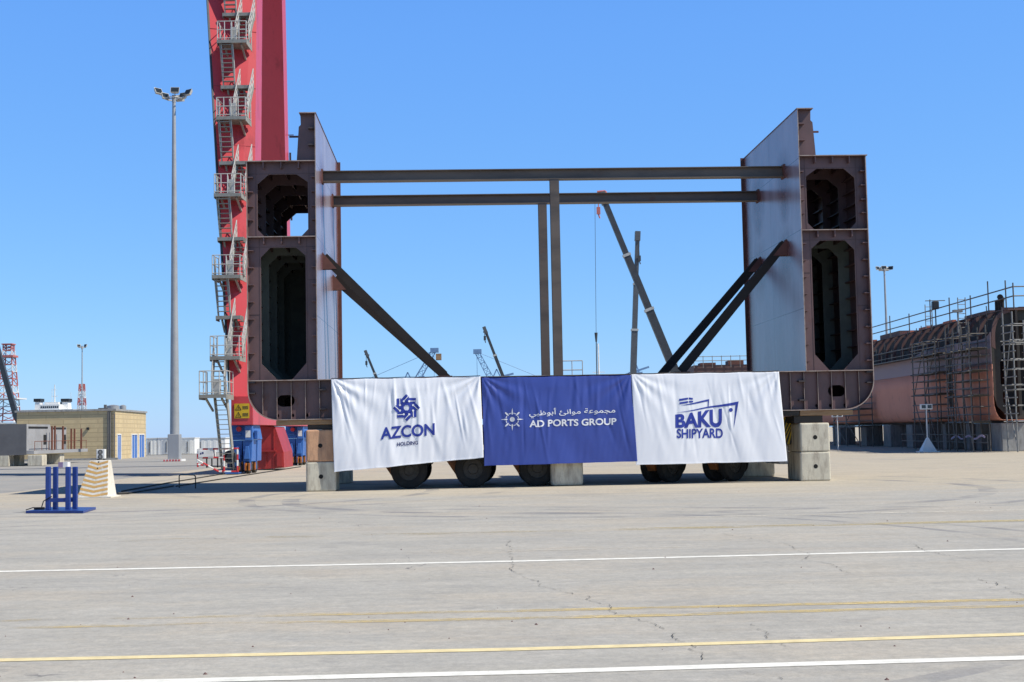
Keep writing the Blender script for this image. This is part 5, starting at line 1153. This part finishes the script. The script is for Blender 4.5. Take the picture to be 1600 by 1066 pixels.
# scaffold towers
def scaffold(o0, y0_, y1_, z1, lifts, label, m='scaffold_steel', planks=True, bays=2, wide=1.1):
    t = thing('scaffold_tower', label, 'scaffold', hp(o0,y0_,0), 0, 'scaffold towers around the hull block')
    for i in range(bays+1):
        y = y0_+(y1_-y0_)*i/bays
        for o_ in (o0, o0+wide): MB().tube(hp(o_,y,0), hp(o_,y,z1+random.uniform(.1,.7)), .045, None, 6).build('standard', m, t, world=True)
    for z in lifts:
        b = MB()
        for dz in (0,.5,1.0):
            for o_ in (o0, o0+wide): b.tube(hp(o_,y0_-.3,z+dz), hp(o_,y1_+.3,z+dz), .04, None, 6)
        for i in range(bays+1): y = y0_+(y1_-y0_)*i/bays; b.tube(hp(o0-.2,y,z), hp(o0+wide+.1,y,z), .04, None, 6); b.tube(hp(o0-.1,y,z+1.0), hp(o0+wide+.1,y,z+1.0), .035, None, 6)
        b.build('ledger', m, t, world=True)
        if planks:
            b = MB()
            for k in range(3): b.box(hp(o0+.06+k*(wide-.1)/3,y0_-.4,z+.05), hp(o0+.02+(k+1)*(wide-.1)/3,y1_+.4,z+.10))
            b.build('plank', 'plank', t, world=True)
    b = MB()
    for i in range(bays):
        ya, yb = y0_+(y1_-y0_)*i/bays, y0_+(y1_-y0_)*(i+1)/bays; b.tube(hp(o0,ya,.2), hp(o0,yb,z1*.5), .035, None, 5); b.tube(hp(o0,yb,z1*.5), hp(o0,ya,z1), .035, None, 5)
    b.build('brace', m, t, world=True); return t
scaffold(-1.35, 85.4, 90.0, 8.0, (1.9,3.6,5.2,6.6), 'scaffold tower by the lavender end of the hull block', bays=3)
scaffold(-1.35, 92.3, 97.6, 7.4, (2.2,3.9,5.4,6.7), 'scaffold tower behind the white work light stand against the orange hull')
scaffold(-1.4, 113, 122, 4.3, (1.7,3.2), 'scaffold tower under the right bilge of the brown hull section', bays=2)
scaffold(.55, 82.9, 84.5, 8.2, (1.9,2.9,4.2,5.8,7.0), 'pale scaffold in front of the open end of the hull block', 'scaffold_pale', False, 1, 1.3)
def ladder(px, pt_, pb_, Y, label):
    a, c_ = at(px,pt_,Y), at(px,pb_,Y); b = MB(); w_ = .26
    for s in (-1,1): b.tube((a.x+s*w_,Y,c_.z), (a.x+s*w_,Y,a.z), .035, None, 6)
    k = int((a.z-c_.z)/.32)
    for i in range(k): z = c_.z+(i+.5)*(a.z-c_.z)/k; b.tube((a.x-w_,Y,z), (a.x+w_,Y,z), .025, None, 5)
    oneshot(b, 'ladder', 'scaffold_pale', (a.x,Y,c_.z), label, 'ladder', 'ladders on the hull block')
ladder(1450.5, 476, 520, 103, 'left ladder standing up from the ribs of the hull block')
ladder(1502, 465, 530, 92, 'right ladder standing up from the ribs of the hull block')
p = at(1461,470,100); q = at(1461,512,100)
dl = thing('deck_light', 'dark lamp with crossbar on a post above the hull block deck', 'lamp', (p.x,100,q.z)); b = MB(); b.tube((p.x,100,q.z),(p.x,100,p.z),.05,None,8); b.tube((p.x-.75,100,p.z),(p.x+.75,100,p.z),.035,None,6); b.build('post', 'dark_steel', dl, world=True)
MB().box((p.x-.24,99.8,p.z-.65),(p.x+.24,100.2,p.z-.05)).build('lamp_head', 'black_paint', dl, world=True, bevel=.05)
p = at(1496,487,91); q = at(1496,520,91); b = MB(); b.tube((p.x,91,q.z),(p.x,91,p.z),.04,None,6); b.box((p.x-.3,90.8,p.z-.06),(p.x+.3,91.2,p.z+.12)); oneshot(b, 'deck_light', 'scaffold_pale', (p.x,91,q.z), 'small pale lamp left of the right ladder on the hull block', 'lamp')
# piers
GP = 'concrete piers under the hull block'
piers = [(85.5,87.4,.55,2.2,'wide pale concrete pier under the open end of the hull block'),(88.9,89.9,.4,1.7,'concrete pier below the lavender end scaffold, second from the right'),(91.0,92.0,.35,1.6,'slim concrete pier below the lavender end scaffold, third from the right'),(95.9,97.0,.35,1.6,'concrete pier just right of the white work light stand'),(99.3,100.5,.35,1.6,'concrete pier directly behind the white work light stand'),(104.0,105.6,.35,1.8,'concrete pier just left of the white work light stand'),(110,112.2,.35,1.8,'wide concrete pier under the bare orange plating'),(117.5,119.5,.35,1.8,'concrete pier behind the right bilge of the brown hull section'),(127,130,.35,1.8,'concrete pier beside the right stack of two concrete blocks')]
for y0_, y1_, o0, o1, lb in piers:
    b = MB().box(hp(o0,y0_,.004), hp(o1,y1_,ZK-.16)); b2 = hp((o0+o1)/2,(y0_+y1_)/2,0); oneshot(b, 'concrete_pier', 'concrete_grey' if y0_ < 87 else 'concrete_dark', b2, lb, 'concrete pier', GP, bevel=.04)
b = MB().box(hp(.9,HY0+.6,ZK-.155), hp(1.5,HY1,ZK-.005)); oneshot(b, 'packing_beam', 'timber_dark', hp(1.2,HY0+.6,ZK-.155), 'dark timber bearer between the hull block and its concrete piers', 'timber')
for o_, y0_, y1_, lb in ((5.2,86,90,'inner support wall darkened as shade under the right end of the hull block'),(6.2,94,103,'inner support wall darkened as shade midway under the hull block'),(5.6,109,128,'long inner support wall darkened as shade under the far end of the hull block')):
    b = MB().box(hp(o_,y0_,.004), hp(o_+1.2,y1_,ZK-.02)); oneshot(b, 'support_wall', 'inner_dark', hp(o_+.6,(y0_+y1_)/2,0), lb, 'support wall')  # wall colour kept near black to stand for shade behind the piers
b = MB(); 
for i in range(7):
    y = 84+i*3.1; b.tube(hp(-.9,y,.02), hp(-.9,y,1.1), .03, None, 5)
b.tube(hp(-.9,84,1.1), hp(-.9,102.6,1.1), .03, None, 5); b.tube(hp(-.9,84,.6), hp(-.9,102.6,.6), .03, None, 5); oneshot(b, 'safety_rail', 'scaffold_steel', hp(-.9,93,0), 'low tube rail along the concrete piers of the hull block', 'railing')
b = MB(); prev = None
for i in range(14):
    p = hp(-1.0, 84.2+i*.5, .95+.12*math.sin(i*1.3)-.05*i/14)
    if prev: b.bar(prev, p, .03, .12)
    prev = p
mat('pink_cloth', (.42,.33,.42), .8); oneshot(b, 'barrier_tape', 'pink_cloth', hp(-1.0,84.2,.9), 'pale pink barrier tape strung in front of the piers', 'tape')
# portable floodlights
def portable(px, pt_, pb_, label, base_=True):
    g0 = G(px, pb_); H = at(px,pt_,g0.y).z; t = thing('portable_floodlight', label, 'work light', g0, 0, 'portable work lights')
    MB().tube((0,0,.05),(0,0,H),.045,.035,8).build('pole', 'white_paint', t)
    b = MB(); b.box((-.40,-.1,H),(.40,.1,H+.36)); hd = b.build('lamp_head', 'white_paint', t, bevel=.03)
    b = MB(); b.box((-.33,-.112,H+.08),(-.06,-.102,H+.3)); b.box((.06,-.112,H+.08),(.33,-.102,H+.3)); b.build('lens', 'glass_dark', hd)
    b = MB()
    if base_: b.add([(-.5,-.4,.02),(.5,-.4,.02),(.5,.4,.02),(-.5,.4,.02),(-.06,-.06,.95),(.06,-.06,.95),(.06,.06,.95),(-.06,.06,.95)], [(0,3,2,1),(0,1,5,4),(1,2,6,5),(2,3,7,6),(3,0,4,7),(4,5,6,7)]); b.box((-.65,-.5,.003),(.65,.5,.06))
    b.build('base', 'white_paint', t)
portable(1450, 640, 706.5, 'white work light on a pyramid base before the orange hull')
portable(1310, 652, 704, 'white work light pole just right of the right concrete stack', False)

# far brown block with railing between right braces and right inner wall
fY = 190.0; a, q = at(1084,571,fY), at(1200,600,fY)
fb = thing('distant_hull_block', 'distant brown hull block with scaffold rail beside the right inner wall', 'ship section', ((a.x+q.x)/2, fY, 0))
MB().box((a.x,fY,1.6),(q.x,fY+20,a.z)).build('body', 'rib_brown', fb, world=True)
for x in range(3): MB().box((a.x+1+x*4,fY+.3,a.z+.004),(a.x+3.2+x*4,fY+3,a.z+.35+.25*x)).build('deck_fitting', 'rust_plate', fb, world=True)
b = MB()
for h in (.6,1.2): b.tube((a.x,fY-.3,a.z+h), (q.x,fY-.3,a.z+h), .05, None, 5)
for i in range(9): x = a.x+(q.x-a.x)*i/8; b.tube((x,fY-.3,a.z-.4), (x,fY-.3,a.z+1.3), .05, None, 5)
b.build('scaffold_rail', 'scaffold_pale', fb, world=True)
for x in (a.x+1, a.x+5, q.x-1.5): MB().box((x-.8,fY+.5,.004),(x+.8,fY+3,1.598)).build('support', 'concrete_grey', fb, world=True)
